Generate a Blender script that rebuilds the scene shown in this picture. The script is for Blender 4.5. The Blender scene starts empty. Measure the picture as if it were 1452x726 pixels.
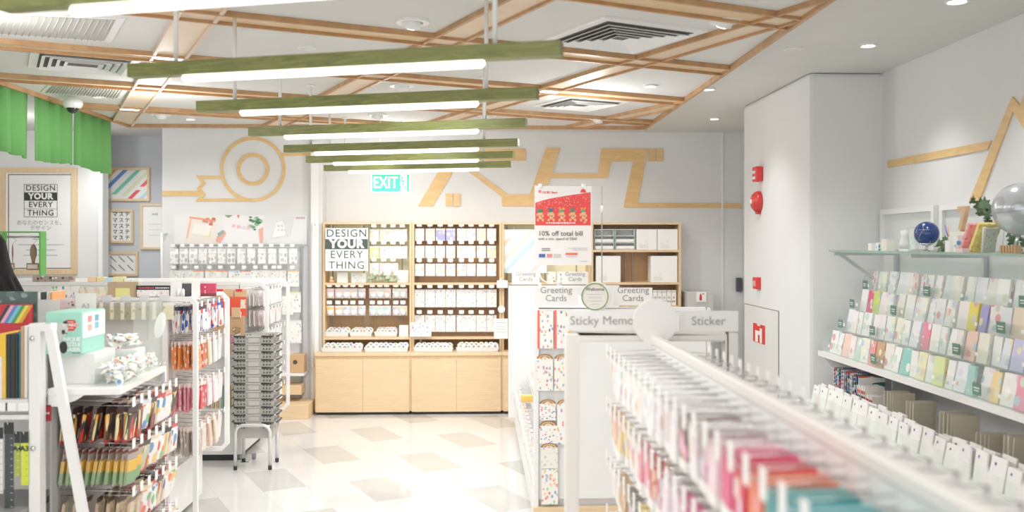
import bpy, bmesh, math, random
from mathutils import Vector, Matrix, noise
R = math.radians
rnd = random.Random(7)
SC = bpy.context.scene
C = bpy.data.collections.new('shop'); SC.collection.children.link(C)
YAW = R(2.0); T = math.tan(YAW); CY = math.cos(YAW); SY = math.sin(YAW)
F = 1330.0; EYE = 1.7; HV = 345.0
CEIL = 2.87
# ---- measuring helpers: where a ray of the photograph meets a real plane of the room
def X(u, Y):
    a = (u-726)/F; return Y*(a+T)/(1-a*T)
def Zv(v, x, Y): return EYE-(v-HV)/F*(Y*CY+x*SY)
def P(u, v, Y):
    x = X(u, Y); return Vector((x, Y, Zv(v, x, Y)))
def PX(u, v, x):
    a = (u-726)/F; Y = x*(1-a*T)/(a+T); return Vector((x, Y, Zv(v, x, Y)))
def PZ(u, v, z):
    d = (EYE-z)*F/(v-HV); xc = (u-726)/F*d
    return Vector((xc*CY+d*SY, d*CY-xc*SY, z))
def lin(c):
    if isinstance(c, str):
        c = c.lstrip('#'); c = [int(c[i:i+2], 16)/255 for i in (0, 2, 4)]
    return tuple(((v/12.92) if v <= .04045 else ((v+.055)/1.055)**2.4) for v in c[:3])+(1.0,)
# ---- materials
_M = {}
def nt(m):
    m.use_nodes = True; t = m.node_tree; return t, t.nodes['Principled BSDF']
def N(t, kind, **kw):
    n = t.nodes.new(kind)
    for k, v in kw.items():
        if k.startswith('i_'): n.inputs[int(k[2:])].default_value = v
        else: setattr(n, k, v)
    return n
def mat(key, col='#ffffff', rough=.5, metal=0, emit=0, ecol=None, spec=.5, bump=0, bscale=60):
    if key in _M: return _M[key]
    m = bpy.data.materials.new(key); t, b = nt(m)
    b.inputs['Base Color'].default_value = lin(col); b.inputs['Roughness'].default_value = rough
    b.inputs['Metallic'].default_value = metal; b.inputs['Specular IOR Level'].default_value = spec
    if emit:
        b.inputs['Emission Color'].default_value = lin(ecol or col); b.inputs['Emission Strength'].default_value = emit
    else:
        # faint unevenness so that no surface is perfectly flat in tone
        g = N(t, 'ShaderNodeNewGeometry'); n = N(t, 'ShaderNodeTexNoise'); n.inputs['Scale'].default_value = bscale/20
        t.links.new(g.outputs['Position'], n.inputs['Vector'])
        mx = N(t, 'ShaderNodeMix', data_type='RGBA'); c = lin(col)
        mx.inputs[6].default_value = tuple(v*.97 for v in c[:3])+(1,); mx.inputs[7].default_value = tuple(min(1, v*1.03) for v in c[:3])+(1,)
        t.links.new(n.outputs[0], mx.inputs[0]); t.links.new(mx.outputs[2], b.inputs['Base Color'])
        if bump:
            n2 = N(t, 'ShaderNodeTexNoise'); n2.inputs['Scale'].default_value = bscale
            t.links.new(g.outputs['Position'], n2.inputs['Vector'])
            bp = N(t, 'ShaderNodeBump'); bp.inputs['Strength'].default_value = bump; bp.inputs['Distance'].default_value = .004
            t.links.new(n2.outputs[0], bp.inputs['Height']); t.links.new(bp.outputs[0], b.inputs['Normal'])
    _M[key] = m; return m
def wood(key, c1, c2, rough=.45, scale=(1.2, 30, 30), dist=1.5, gscale=3):
    if key in _M: return _M[key]
    m = bpy.data.materials.new(key); t, b = nt(m)
    tc = N(t, 'ShaderNodeTexCoord'); mp = N(t, 'ShaderNodeMapping'); mp.inputs['Scale'].default_value = scale
    n = N(t, 'ShaderNodeTexNoise'); n.inputs['Scale'].default_value = gscale; n.inputs['Detail'].default_value = 6; n.inputs['Distortion'].default_value = dist
    cr = N(t, 'ShaderNodeValToRGB'); cr.color_ramp.elements[0].color = lin(c1); cr.color_ramp.elements[1].color = lin(c2)
    cr.color_ramp.elements[0].position = .3; cr.color_ramp.elements[1].position = .7
    t.links.new(tc.outputs['Object'], mp.inputs[0]); t.links.new(mp.outputs[0], n.inputs['Vector'])
    t.links.new(n.outputs[0], cr.inputs[0]); t.links.new(cr.outputs[0], b.inputs['Base Color'])
    b.inputs['Roughness'].default_value = rough; _M[key] = m; return m
def clear(key, tint='#f4faf8', amt=.82, rough=.04, edge=False):
    if key in _M: return _M[key]
    m = bpy.data.materials.new(key); t, b = nt(m)
    tr = N(t, 'ShaderNodeBsdfTransparent'); tr.inputs[0].default_value = lin(tint)
    b.inputs['Base Color'].default_value = lin(tint); b.inputs['Roughness'].default_value = rough
    fr = N(t, 'ShaderNodeLayerWeight'); fr.inputs[0].default_value = .5
    pw = N(t, 'ShaderNodeMath', operation='POWER'); pw.inputs[1].default_value = 5; t.links.new(fr.outputs['Facing'], pw.inputs[0])
    ma = N(t, 'ShaderNodeMath', operation='MULTIPLY_ADD'); ma.inputs[1].default_value = .35; ma.inputs[2].default_value = 1-amt; ma.use_clamp = True
    mx = N(t, 'ShaderNodeMixShader'); out = t.nodes['Material Output']
    t.links.new(pw.outputs[0], ma.inputs[0]); t.links.new(ma.outputs[0], mx.inputs[0])
    t.links.new(tr.outputs[0], mx.inputs[1]); t.links.new(b.outputs[0], mx.inputs[2]); t.links.new(mx.outputs[0], out.inputs[0])
    _M[key] = m; return m
def art(key, cols, bg=None, scale=(7, 7, 7), cover=.34, header=None, hfrac=.86, foot=None, ffrac=.1, rough=.35, jitter=1.0, axis=2, rand=1.0):
    """printed pack: ground (or the object's own colour), a scatter of coloured motifs, header and footer bands"""
    if key in _M: return _M[key]
    m = bpy.data.materials.new(key); t, b = nt(m); L = t.links.new
    tc = N(t, 'ShaderNodeTexCoord'); oi = N(t, 'ShaderNodeObjectInfo')
    mp = N(t, 'ShaderNodeMapping'); mp.inputs['Scale'].default_value = scale
    ad = N(t, 'ShaderNodeVectorMath', operation='ADD'); sc = N(t, 'ShaderNodeVectorMath', operation='SCALE'); sc.inputs['Scale'].default_value = 37*jitter
    cx = N(t, 'ShaderNodeCombineXYZ'); L(oi.outputs['Random'], cx.inputs[0]); L(oi.outputs['Random'], cx.inputs[2])
    L(cx.outputs[0], sc.inputs[0]); L(tc.outputs['Generated'], mp.inputs[0]); L(mp.outputs[0], ad.inputs[0]); L(sc.outputs[0], ad.inputs[1])
    vo = N(t, 'ShaderNodeTexVoronoi'); vo.inputs['Scale'].default_value = 1; vo.inputs['Randomness'].default_value = rand
    L(ad.outputs[0], vo.inputs['Vector'])
    lt = N(t, 'ShaderNodeMath', operation='LESS_THAN'); lt.inputs[1].default_value = cover; L(vo.outputs['Distance'], lt.inputs[0])
    sp = N(t, 'ShaderNodeSeparateColor'); L(vo.outputs['Color'], sp.inputs[0])
    cr = N(t, 'ShaderNodeValToRGB'); cr.color_ramp.interpolation = 'CONSTANT'
    els = cr.color_ramp.elements
    for i, c in enumerate(cols):
        e = els[i] if i < 2 else els.new(i/len(cols)); e.position = i/len(cols); e.color = lin(c)
    L(sp.outputs[0], cr.inputs[0])
    mx = N(t, 'ShaderNodeMix', data_type='RGBA'); L(lt.outputs[0], mx.inputs[0]); L(cr.outputs[0], mx.inputs[7])
    if bg: mx.inputs[6].default_value = lin(bg)
    else: L(oi.outputs['Color'], mx.inputs[6])
    cur = mx.outputs[2]
    sx = N(t, 'ShaderNodeSeparateXYZ'); L(tc.outputs['Generated'], sx.inputs[0])
    for colr, frac, op in ((header, hfrac, 'GREATER_THAN'), (foot, ffrac, 'LESS_THAN')):
        if colr:
            g = N(t, 'ShaderNodeMath', operation=op); g.inputs[1].default_value = frac; L(sx.outputs[axis], g.inputs[0])
            m2 = N(t, 'ShaderNodeMix', data_type='RGBA'); L(g.outputs[0], m2.inputs[0]); L(cur, m2.inputs[6])
            if colr == 'own': L(oi.outputs['Color'], m2.inputs[7])
            else: m2.inputs[7].default_value = lin(colr)
            cur = m2.outputs[2]
    L(cur, b.inputs['Base Color']); b.inputs['Roughness'].default_value = rough
    _M[key] = m; return m
def owncol(key, rough=.45):
    if key in _M: return _M[key]
    m = bpy.data.materials.new(key); t, b = nt(m); oi = N(t, 'ShaderNodeObjectInfo')
    t.links.new(oi.outputs['Color'], b.inputs['Base Color']); b.inputs['Roughness'].default_value = rough; _M[key] = m; return m
# ---- objects
def tag(o, label=None, cat=None, group=None, kind=None):
    if label: o['label'] = label
    if cat: o['category'] = cat
    if group: o['group'] = group
    if kind: o['kind'] = kind
    return o
def empty(name, loc, label=None, cat=None, group=None):
    o = bpy.data.objects.new(name, None); C.objects.link(o); o.location = loc; o.empty_display_size = .05
    return tag(o, label, cat, group)
def wl(o):
    v = Vector((0, 0, 0))
    while o: v += o.location; o = o.parent
    return v
def link(name, me, parent=None, base=True):
    o = bpy.data.objects.new(name, me); C.objects.link(o)
    if parent:
        o.parent = parent; off = wl(parent); me.transform(Matrix.Translation(-off))
    elif base and len(me.vertices) and min(v.co.length for v in me.vertices) > .8:
        xs = [v.co for v in me.vertices]
        off = Vector(((min(p.x for p in xs)+max(p.x for p in xs))/2, (min(p.y for p in xs)+max(p.y for p in xs))/2, min(p.z for p in xs)))
        me.transform(Matrix.Translation(-off)); o.location = off
    return o
class MB:
    def __init__(s): s.b = bmesh.new(); s.mi = 0; s.mt = []
    def m(s, mt):
        if mt not in s.mt: s.mt.append(mt)
        s.mi = s.mt.index(mt); return s
    def _f(s, vs, sm=False):
        try: f = s.b.faces.new(vs)
        except ValueError: return
        f.material_index = s.mi; f.smooth = sm
    def box(s, x0, x1, y0, y1, z0, z1, M=None):
        p = [Vector((x, y, z)) for z in (z0, z1) for y in (y0, y1) for x in (x0, x1)]
        if M: p = [M @ q for q in p]
        v = [s.b.verts.new(q) for q in p]
        for f in ((0, 2, 3, 1), (4, 5, 7, 6), (0, 1, 5, 4), (2, 6, 7, 3), (0, 4, 6, 2), (1, 3, 7, 5)): s._f([v[i] for i in f])
        return s
    def tube(s, pts, r, n=8, cap=True, closed=False):
        pts = [Vector(p) for p in pts]; rings = []; k = len(pts)
        up0 = None
        for i, p in enumerate(pts):
            if closed: d = (pts[(i+1) % k]-pts[i-1])
            else: d = (pts[min(i+1, k-1)]-pts[max(i-1, 0)])
            d.normalize()
            if up0 is None: up0 = Vector((0, 0, 1)) if abs(d.z) < .9 else Vector((1, 0, 0))
            a = d.cross(up0)
            if a.length < 1e-4: a = d.orthogonal()
            a.normalize(); bb = d.cross(a).normalized()
            up0 = -bb if bb.dot(up0) < 0 else bb
            rr = r[i] if isinstance(r, (list, tuple)) else r
            rings.append([s.b.verts.new(p+(a*math.cos(6.2832*j/n)+bb*math.sin(6.2832*j/n))*rr) for j in range(n)])
        for i in range(k if closed else k-1):
            q, w = rings[i], rings[(i+1) % k]
            for j in range(n): s._f([q[j], q[(j+1) % n], w[(j+1) % n], w[j]], True)
        if cap and not closed: s._f(rings[0][::-1]); s._f(rings[-1])
        return s
    def poly(s, pts, ext):
        """flat outline pushed along vector ext"""
        e = Vector(ext); a = [s.b.verts.new(Vector(p)) for p in pts]; b = [s.b.verts.new(Vector(p)+e) for p in pts]; n = len(a)
        s._f(a[::-1]); s._f(b)
        for i in range(n): s._f([a[i], a[(i+1) % n], b[(i+1) % n], b[i]])
        return s
    def ring(s, c, r0, r1, ax, ay, ext, n=48, a0=0, a1=6.28319):
        c, ax, ay, e = Vector(c), Vector(ax), Vector(ay), Vector(ext)
        full = abs(a1-a0-6.28319) < 1e-3; k = n if full else n+1
        V = []
        for i in range(k):
            a = a0+(a1-a0)*i/n; d = ax*math.cos(a)+ay*math.sin(a)
            V.append([s.b.verts.new(q) for q in (c+d*r0, c+d*r1, c+d*r1+e, c+d*r0+e)])
        for i in range(n):
            p, q = V[i], V[(i+1) % k]
            for j in range(4): s._f([p[j], p[(j+1) % 4], q[(j+1) % 4], q[j]])
        if not full: s._f(V[0]); s._f(V[-1][::-1])
        return s
    def lathe(s, c, prof, n=24, M=None, sm=True):
        c = Vector(c); M = M or Matrix.Identity(3); rings = []
        for r, z in prof: rings.append([s.b.verts.new(c+M @ Vector((r*math.cos(6.28319*j/n), r*math.sin(6.28319*j/n), z))) for j in range(n)])
        for i in range(len(prof)-1):
            for j in range(n): s._f([rings[i][j], rings[i][(j+1) % n], rings[i+1][(j+1) % n], rings[i+1][j]], sm)
        if prof[0][0] > 1e-5: s._f(rings[0][::-1])
        if prof[-1][0] > 1e-5: s._f(rings[-1])
        return s
    def ball(s, c, r, nu=20, nv=12, sc=(1, 1, 1)):
        prof = [(max(1e-6, r*math.sin(math.pi*i/nv)), -r*math.cos(math.pi*i/nv)) for i in range(nv+1)]
        return s.lathe(c, prof, nu, Matrix.Diagonal(Vector(sc)))
    def mesh(s, name, mt=None):
        bmesh.ops.remove_doubles(s.b, verts=s.b.verts, dist=1e-6)
        bmesh.ops.recalc_face_normals(s.b, faces=s.b.faces)
        me = bpy.data.meshes.new(name); s.b.to_mesh(me); s.b.free()
        for q in (s.mt or [mt]): me.materials.append(q)
        return me
    def build(s, name, mt=None, parent=None, label=None, cat=None, group=None, kind=None, bevel=0):
        o = link(name, s.mesh(name, mt), parent)
        if bevel:
            bv = o.modifiers.new('b', 'BEVEL'); bv.width = bevel; bv.segments = 2; bv.limit_method = 'ANGLE'
        return tag(o, label, cat, group, kind)
def bx(name, a, mt, parent=None, bevel=0, **kw): return MB().box(*a).build(name, mt, parent, bevel=bevel, **kw)
def text_mesh(body, size, off=0, ext=.0006, align='CENTER', sx=1, spacing=1, line=1):
    cu = bpy.data.curves.new('t', 'FONT'); cu.body = body; cu.size = size; cu.extrude = ext; cu.offset = off
    cu.align_x = align; cu.align_y = 'CENTER'; cu.resolution_u = 3; cu.space_character = spacing; cu.space_line = line
    o = bpy.data.objects.new('t', cu); SC.collection.objects.link(o)
    dg = bpy.context.evaluated_depsgraph_get(); dg.update()
    me = bpy.data.meshes.new_from_object(o.evaluated_get(dg)); bpy.data.objects.remove(o); bpy.data.curves.remove(cu)
    me.transform(Matrix.Diagonal((sx, 1, 1, 1))); me.materials.clear(); return me
FACE_CAM = Matrix.Rotation(R(90), 4, 'X')
FACE_LEFT = Matrix.Rotation(R(-90), 4, 'Z') @ Matrix.Rotation(R(90), 4, 'X')
def text(body, at, size, mt, parent, name='lettering', rot=FACE_CAM, **kw):
    me = text_mesh(body, size, **kw); me.materials.append(mt); me.transform(Matrix.Translation(Vector(at)) @ rot)
    return link(name, me, parent)
def marks(n, at, w, h, mt, parent, face='front', up=False):
    """a line of small printed strokes too fine to read"""
    b = MB(); x, y, z = at; rr = random.Random(n*7+int(abs(z)*100)); tot = 0
    ws = [rr.uniform(.5, 1.0) for _ in range(n)]; k = w/(sum(ws)+.35*(n-1)); p = -w/2
    for q in ws:
        a, e = p, p+q*k; hh = h*rr.uniform(.6, 1)/2
        if up: b.box(x-h/2, x+h/2, y-.001, y, z+a, z+e)
        elif face == 'front': b.box(x+a, x+e, y-.001, y, z-hh, z+hh)
        else: b.box(x-.001, x, y-e, y-a, z-hh, z+hh)
        p = e+.35*k
    return b.build('printed_strokes', mt, parent)
def dup(o, loc=None, rz=None, label=None, group=None, color=None, parent=None, rot=None):
    """copy a thing with copies of its parts and their sub-parts"""
    c = o.copy(); C.objects.link(c)
    if parent: c.parent = parent
    if loc is not None: c.location = loc
    if rz is not None: c.rotation_euler = (0, 0, rz)
    if rot is not None: c.rotation_euler = rot
    if label: c['label'] = label
    if group: c['group'] = group
    if color is not None: c.color = color
    for ch in [k for k in o.children]:
        d = ch.copy(); C.objects.link(d); d.parent = c
        if color is not None: d.color = color
        for g in [k for k in ch.children]:
            e = g.copy(); C.objects.link(e); e.parent = d
    return c
class Proto:
    """first use moves the original, later uses copy it"""
    def __init__(s, o): s.o = o; s.used = False
    def put(s, loc, rot=(0, 0, 0), label=None, group=None, color=None, scale=None):
        if s.used: c = dup(s.o, loc, rot=rot, label=label, group=group, color=color)
        else:
            s.used = True; c = s.o; c.location = loc; c.rotation_euler = rot
            if label: c['label'] = label
            if group: c['group'] = group
            if color is not None:
                c.color = color
                for ch in c.children: ch.color = color
        c.scale = scale or (1, 1, 1)
        return c
def nth(i):
    w = ['first', 'second', 'third', 'fourth', 'fifth', 'sixth', 'seventh', 'eighth', 'ninth', 'tenth', 'eleventh', 'twelfth']
    if i < 12: return w[i]
    k = i+1; suf = 'th' if 10 < k % 100 < 20 else {1: 'st', 2: 'nd', 3: 'rd'}.get(k % 10, 'th')
    return f'{k}{suf}'
# common materials
WHITE = mat('white_paint', '#eeeeec', .45); WALLM = mat('wall_paint', '#e3e4e4', .75); GREYW = mat('grey_paint', '#c3c7cd', .8)
CEILM = mat('ceiling_paint', '#d9d8d4', .85); METAL = mat('white_metal', '#f0f0ee', .3); CHROME = mat('chrome', '#d8d8d8', .18, 1)
OAK = wood('pale_oak', '#dcbc90', '#ebd0a8'); OAKZ = wood('pale_oak_upright', '#d8b88c', '#e8cca4', scale=(30, 30, 1.2))
BATT = wood('honey_batten', '#a97d52', '#c69a6c', scale=(3, 3, 3), gscale=2); PLY = wood('pink_ply', '#dcc2a4', '#e8d2b8', scale=(2, 6, 2), gscale=2)
GREENW = wood('green_oak', '#626a34', '#8b9152', scale=(1.6, 20, 20), gscale=2.4, dist=3)
DECAL = wood('decal_ply', '#dcb273', '#e8c48a', scale=(2, 2, 9), gscale=2)
BLACK = mat('black_ink', '#262a2a', .5); DARKG = mat('dark_green_board', '#3c4f48', .5); INK = mat('grey_ink', '#77797a', .6)
PAPER = mat('paper', '#f3f2ef', .6); CARD = mat('white_card', '#f7f6f3', .5); ACR = clear('acrylic', '#fbfdfc', .95)
GLASS = clear('shelf_glass', '#e6f2ee', .88); RED = mat('red_print', '#d8322f', .4); KRAFT = mat('kraft', '#c9a277', .7)
# ================= ROOM =================
def floor_mat():
    m = bpy.data.materials.new('floor_tiles'); t, b = nt(m); L = t.links.new
    g = N(t, 'ShaderNodeNewGeometry')
    o = P(562.4, 646.1, 1); o = PZ(562.4, 646.1, 0)
    def dot(vx, vy, unit):
        s = N(t, 'ShaderNodeVectorMath', operation='SUBTRACT'); s.inputs[1].default_value = (o.x, o.y, 0); L(g.outputs['Position'], s.inputs[0])
        d = N(t, 'ShaderNodeVectorMath', operation='DOT_PRODUCT'); d.inputs[1].default_value = (vx/unit, vy/unit, 0); L(s.outputs[0], d.inputs[0]); return d.outputs['Value']
    a = R(26); S = dot(math.cos(a), math.sin(a), .3); Tt = dot(math.sin(a), -math.cos(a), .6)
    def mth(op, x, y=None, z=None):
        n = N(t, 'ShaderNodeMath', operation=op)
        for i, q in enumerate((x, y, z)):
            if q is None: continue
            if isinstance(q, (int, float)): n.inputs[i].default_value = q
            else: L(q, n.inputs[i])
        return n.outputs[0]
    fs, ft = mth('FLOOR', S), mth('FLOOR', Tt)
    s4, t2 = mth('FLOORED_MODULO', fs, 4.0), mth('FLOORED_MODULO', ft, 2.0)
    A = mth('MULTIPLY', mth('COMPARE', s4, 0.0, .1), mth('COMPARE', t2, 0.0, .1))
    B = mth('MULTIPLY', mth('COMPARE', s4, 2.0, .1), mth('COMPARE', t2, 1.0, .1))
    dark = mth('ADD', A, B)
    cx = N(t, 'ShaderNodeCombineXYZ'); L(fs, cx.inputs[0]); L(ft, cx.inputs[1])
    wn = N(t, 'ShaderNodeTexWhiteNoise'); L(cx.outputs[0], wn.inputs['Vector'])
    no = N(t, 'ShaderNodeTexNoise'); no.inputs['Scale'].default_value = 5; no.inputs['Detail'].default_value = 5; L(g.outputs['Position'], no.inputs['Vector'])
    base = N(t, 'ShaderNodeMix', data_type='RGBA'); base.inputs[6].default_value = lin('#d7d6d3'); base.inputs[7].default_value = lin('#e0dfdd')
    L(mth('ADD', mth('MULTIPLY', wn.outputs['Value'], .5), mth('MULTIPLY', no.outputs[0], .5)), base.inputs[0])
    dk = N(t, 'ShaderNodeMix', data_type='RGBA'); dk.inputs[6].default_value = lin('#bfbeb9'); dk.inputs[7].default_value = lin('#c7c6c1'); L(no.outputs[0], dk.inputs[0])
    m1 = N(t, 'ShaderNodeMix', data_type='RGBA'); L(dark, m1.inputs[0]); L(base.outputs[2], m1.inputs[6]); L(dk.outputs[2], m1.inputs[7])
    def line(fr, w): return mth('LESS_THAN', mth('ABSOLUTE', mth('SUBTRACT', mth('FRACT', mth('ADD', fr, .5)), .5)), w)
    gr = mth('MAXIMUM', line(S, .005), line(Tt, .0025))
    m2 = N(t, 'ShaderNodeMix', data_type='RGBA'); L(mth('MULTIPLY', gr, .5), m2.inputs[0]); L(m1.outputs[2], m2.inputs[6]); m2.inputs[7].default_value = lin('#b5b2ab')
    L(m2.outputs[2], b.inputs['Base Color']); b.inputs['Roughness'].default_value = .09; b.inputs['Specular IOR Level'].default_value = .55
    return m
def struct(name, a, mt, **kw): return bx(name, a, mt, kind='structure', **kw)
struct('floor', (-8, 3.3, -3, 11.2, -.1, 0), floor_mat())
struct('ceiling', (-8, 3.3, -3, 11.2, CEIL, CEIL+.1), CEILM)
YW = 9.8; YD = 9.55
xL = X(457, YD); xW = X(230, YD)
struct('wall_back', (xL-.2, 3.3, YW, YW+.2, 0, CEIL), WALLM)
struct('wall_display', (xW, xL, YD, YD+.6, 0, CEIL), WALLM)
xA = X(143, 9.9)
struct('wall_alcove', (-4.6, xW+.05, 10.35, 10.5, 0, CEIL), GREYW)
struct('wall_back_left', (-8, xA, 9.9, 10.1, 0, CEIL), WALLM)
struct('wall_left', (-8.1, -8, -3, 11.2, 0, CEIL), WALLM)
XR = 2.77
struct('wall_right', (XR, XR+.2, -3, YW, 0, CEIL), WALLM)
XC = X(1147, 6.35)
MB().box(XC, XR+.1, 6.35, 7.95, 0, CEIL).build('wall_column', WALLM, kind='structure', bevel=.03)
struct('trim_1', (X(441, 9.5), X(452, 9.5), 9.49, 9.548, 0, 2.72), METAL)
struct('trim_2', (X(1022, YW), X(1025, YW), 9.78, YW, 0, CEIL), METAL)
struct('trim_3', (xA-.01, xA+.03, 9.86, 9.9, 0, CEIL), METAL)
struct('baseboard_back', (2.0, XC+.4, 9.78, 9.8, 0, .1), WHITE)
# ---- ceiling lattice
X0, X1, Y0, Y1, ZB = -3.31, 1.59, .2, 9.0, 2.803
CI = 2.832
struct('trim_4', (X0+.001, X1-.001, Y0+.001, Y1-.001, CI, CEIL), CEILM)
lat = empty('ceiling_lattice', ((X0+X1)/2, 4.6, 2.8), 'honey wood lattice of paired battens in a rectangular frame under the white ceiling', 'ceiling frame')
for nm, a in (('border_batten', (X0-.022, X0, Y0, Y1)), ('border_batten', (X1, X1+.022, Y0, Y1)), ('border_batten', (X0-.03, X1+.03, Y1, Y1+.03)), ('border_batten', (X0-.03, X1+.03, Y0-.03, Y0))):
    bx(nm, (*a, ZB-.005, CEIL), BATT, lat)
def clip(p, d):
    lo, hi = -99, 99
    for i, (a, b) in enumerate(((X0, X1), (Y0, Y1))):
        if abs(d[i]) < 1e-9: continue
        t0, t1 = (a-p[i])/d[i], (b-p[i])/d[i]
        if t0 > t1: t0, t1 = t1, t0
        lo, hi = max(lo, t0), min(hi, t1)
    return (lo, hi) if hi-lo > .05 else None
ang = R(24.8); dA = Vector((math.cos(ang), math.sin(ang), 0)); dB = Vector((-math.sin(ang), math.cos(ang), 0))
def strip(name, p, d, w, z0, z1, mt):
    nrm = Vector((-d.y, d.x, 0)); c1, c2 = clip(p+nrm*w/2, d), clip(p-nrm*w/2, d)
    if not c1 or not c2: return
    a = p+nrm*w/2; b = p-nrm*w/2
    q = [a+d*c1[0], a+d*c1[1], b+d*c2[1], b+d*c2[0]]
    MB().poly([Vector((v.x, v.y, z0)) for v in q], (0, 0, z1-z0)).build(name, mt, lat)
for k in range(-3, 4):        # family A, crossing from left to right
    for s in (0, .19):
        strip('batten', Vector((0, 5.18+1.32*k+s/math.cos(ang), 0)), dA, .018, ZB, CI, BATT)
    strip('infill_panel', Vector((0, 5.18+1.32*k+.095/math.cos(ang), 0)), dA, .17, CI-.012, CI-.0005, wood('infill_ply', '#d8b68a', '#e6c8a0', scale=(2, 6, 2), gscale=2))
for k in range(-2, 5):        # family B
    xx = -2.10+1.435*k
    for s in (0, .2):
        strip('batten', Vector((xx+s, 6, 0)), dB, .018, ZB+.002, CI, BATT if k > -1 and k != 0 else mat('pinkish_batten', '#d9c2ae', .5))
    strip('infill_panel', Vector((xx+.1, 6, 0)), dB, .17, CI-.013, CI-.0005, PLY)
# ---- ceiling fittings
def downlight(loc, r, label, on=True, square=False, power=0):
    t = empty('downlight', loc, label, 'downlight')
    if square:
        M = Matrix.Translation(Vector(loc)) @ Matrix.Rotation(ang, 4, 'Z')
        MB().box(-r*1.5, r*1.5, -r*.8, r*.8, -.012, 0, M).build('rim', METAL, t)
        MB().box(-r*1.3, r*1.3, -r*.6, r*.6, -.016, -.011, M).build('lens', mat('lamp_glow', '#fffaf2', .4, emit=9), t)
    else:
        MB().ring(loc, r*.8, r, (1, 0, 0), (0, 1, 0), (0, 0, -.012), 28).build('rim', METAL, t)
        MB().lathe(Vector(loc)+Vector((0, 0, -.003)), [(r*.8, 0), (r*.8, .002)], 24).build('lens', mat('lamp_glow', '#fffaf2', .4, emit=9) if on else METAL, t)
    if power:
        l = bpy.data.lights.new('downlight_lamp', 'SPOT'); l.energy = power; l.spot_size = R(105); l.spot_blend = .8; l.shadow_soft_size = .05; l.color = (1, .985, .97)
        o = bpy.data.objects.new('downlight_lamp', l); C.objects.link(o); o.location = (0, 0, -.03); o.parent = t
    return t
PW = 46
def cz(u, v, z=None):
    if z is not None: return PZ(u, v, z)
    p = PZ(u, v, CEIL)
    return PZ(u, v, CI) if X0 < p.x < X1 and p.y < Y1 else p
downlight(cz(1357, 0), .055, 'round white downlight nearest the top right corner of the ceiling', power=PW)
downlight(cz(1231, 63), .05, 'lit downlight in the plain ceiling before the right wall', power=PW)
downlight(cz(1005, 125.5), .05, 'lit downlight just right of the lattice border', power=PW)
downlight(cz(1013, 167.5), .05, 'lit downlight deepest in the plain ceiling by the column', power=PW)
downlight(cz(1124, 67.5), .05, 'unlit round ceiling disc outside the lattice border', on=False)
downlight(cz(922, 121), .05, 'small lit downlight between battens above the poster', power=PW)
downlight(cz(240, 80, CI-.013), .055, 'rectangular lit downlight set in the left paired battens nearer the camera', square=True, power=PW*.5)
downlight(cz(184, 153, CI-.013), .055, 'rectangular lit downlight set in the left paired battens near the alcove', square=True, power=PW*.5)
downlight(cz(780, 128, CI-.013), .05, 'rectangular lit downlight in the battens at the end of the third green beam', square=True, power=PW*.6)
_l = bpy.data.lights.new('alcove_fill', 'SPOT'); _l.energy = 60; _l.spot_size = R(120); _l.spot_blend = 1; _l.shadow_soft_size = .05  # added fill spot that brightens the alcove, no fixture stands here
_o = bpy.data.objects.new('alcove_fill', _l); C.objects.link(_o); _o.location = (-3.75, 9.35, 2.78); _o.rotation_euler = (R(18), 0, 0)
downlight(cz(270, 168), .045, 'small lit downlight above the tape roll mural', power=PW)
downlight(cz(435, 66), .05, 'unlit round disc in the ceiling left of the second beam rods', on=False)
downlight(cz(140, 136.5), .05, 'unlit flat disc in the ceiling behind the dome camera', on=False)
def spot(u, v, label, power=PW, tilt=(.5, .2)):
    loc = cz(u, v); t = empty('ceiling_spotlight', loc, label, 'spotlight')
    MB().ring(loc, .055, .085, (1, 0, 0), (0, 1, 0), (0, 0, -.014), 28).build('rim', METAL, t)
    loc = loc+Vector((0, 0, .015)); M = Matrix.Rotation(tilt[0], 3, 'X') @ Matrix.Rotation(tilt[1], 3, 'Y')
    MB().lathe(loc+Vector((0, 0, .0)), [(.03, -.055), (.048, -.05), (.052, .01)], 24, M).build('lamp_head', METAL, t)
    MB().lathe(loc, [(.026, -.058), (.026, -.056)], 20, M).build('lens', mat('lamp_glow', '#fffaf2', .4, emit=9), t)
    if power:
        l = bpy.data.lights.new('spotlight_lamp', 'SPOT'); l.energy = power; l.spot_size = R(100); l.spot_blend = .8; l.shadow_soft_size = .04; l.color = (1, .985, .97)
        o = bpy.data.objects.new('spotlight_lamp', l); C.objects.link(o); o.location = (0, 0, -.08); o.rotation_euler = (R(35), 0, 0); o.parent = t
spot(585, 29, 'tilting white spotlight in the ceiling panel above the second green beam')
spot(1028, 27, 'tilting white spotlight in the ceiling panel at the right corner of the lattice')
spot(570, 120, 'tilting white spotlight between the second and third green beams')
spot(536, 162, 'tilting white spotlight between the third and fourth green beams')
spot(849, 167, 'bright white spotlight in the far right battens before the back wall')
spot(228, 161, 'white spotlight nearest the alcove, left of the tape mural')
spot(690, 163, 'white spotlight behind the rods at the right beam ends')
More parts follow.
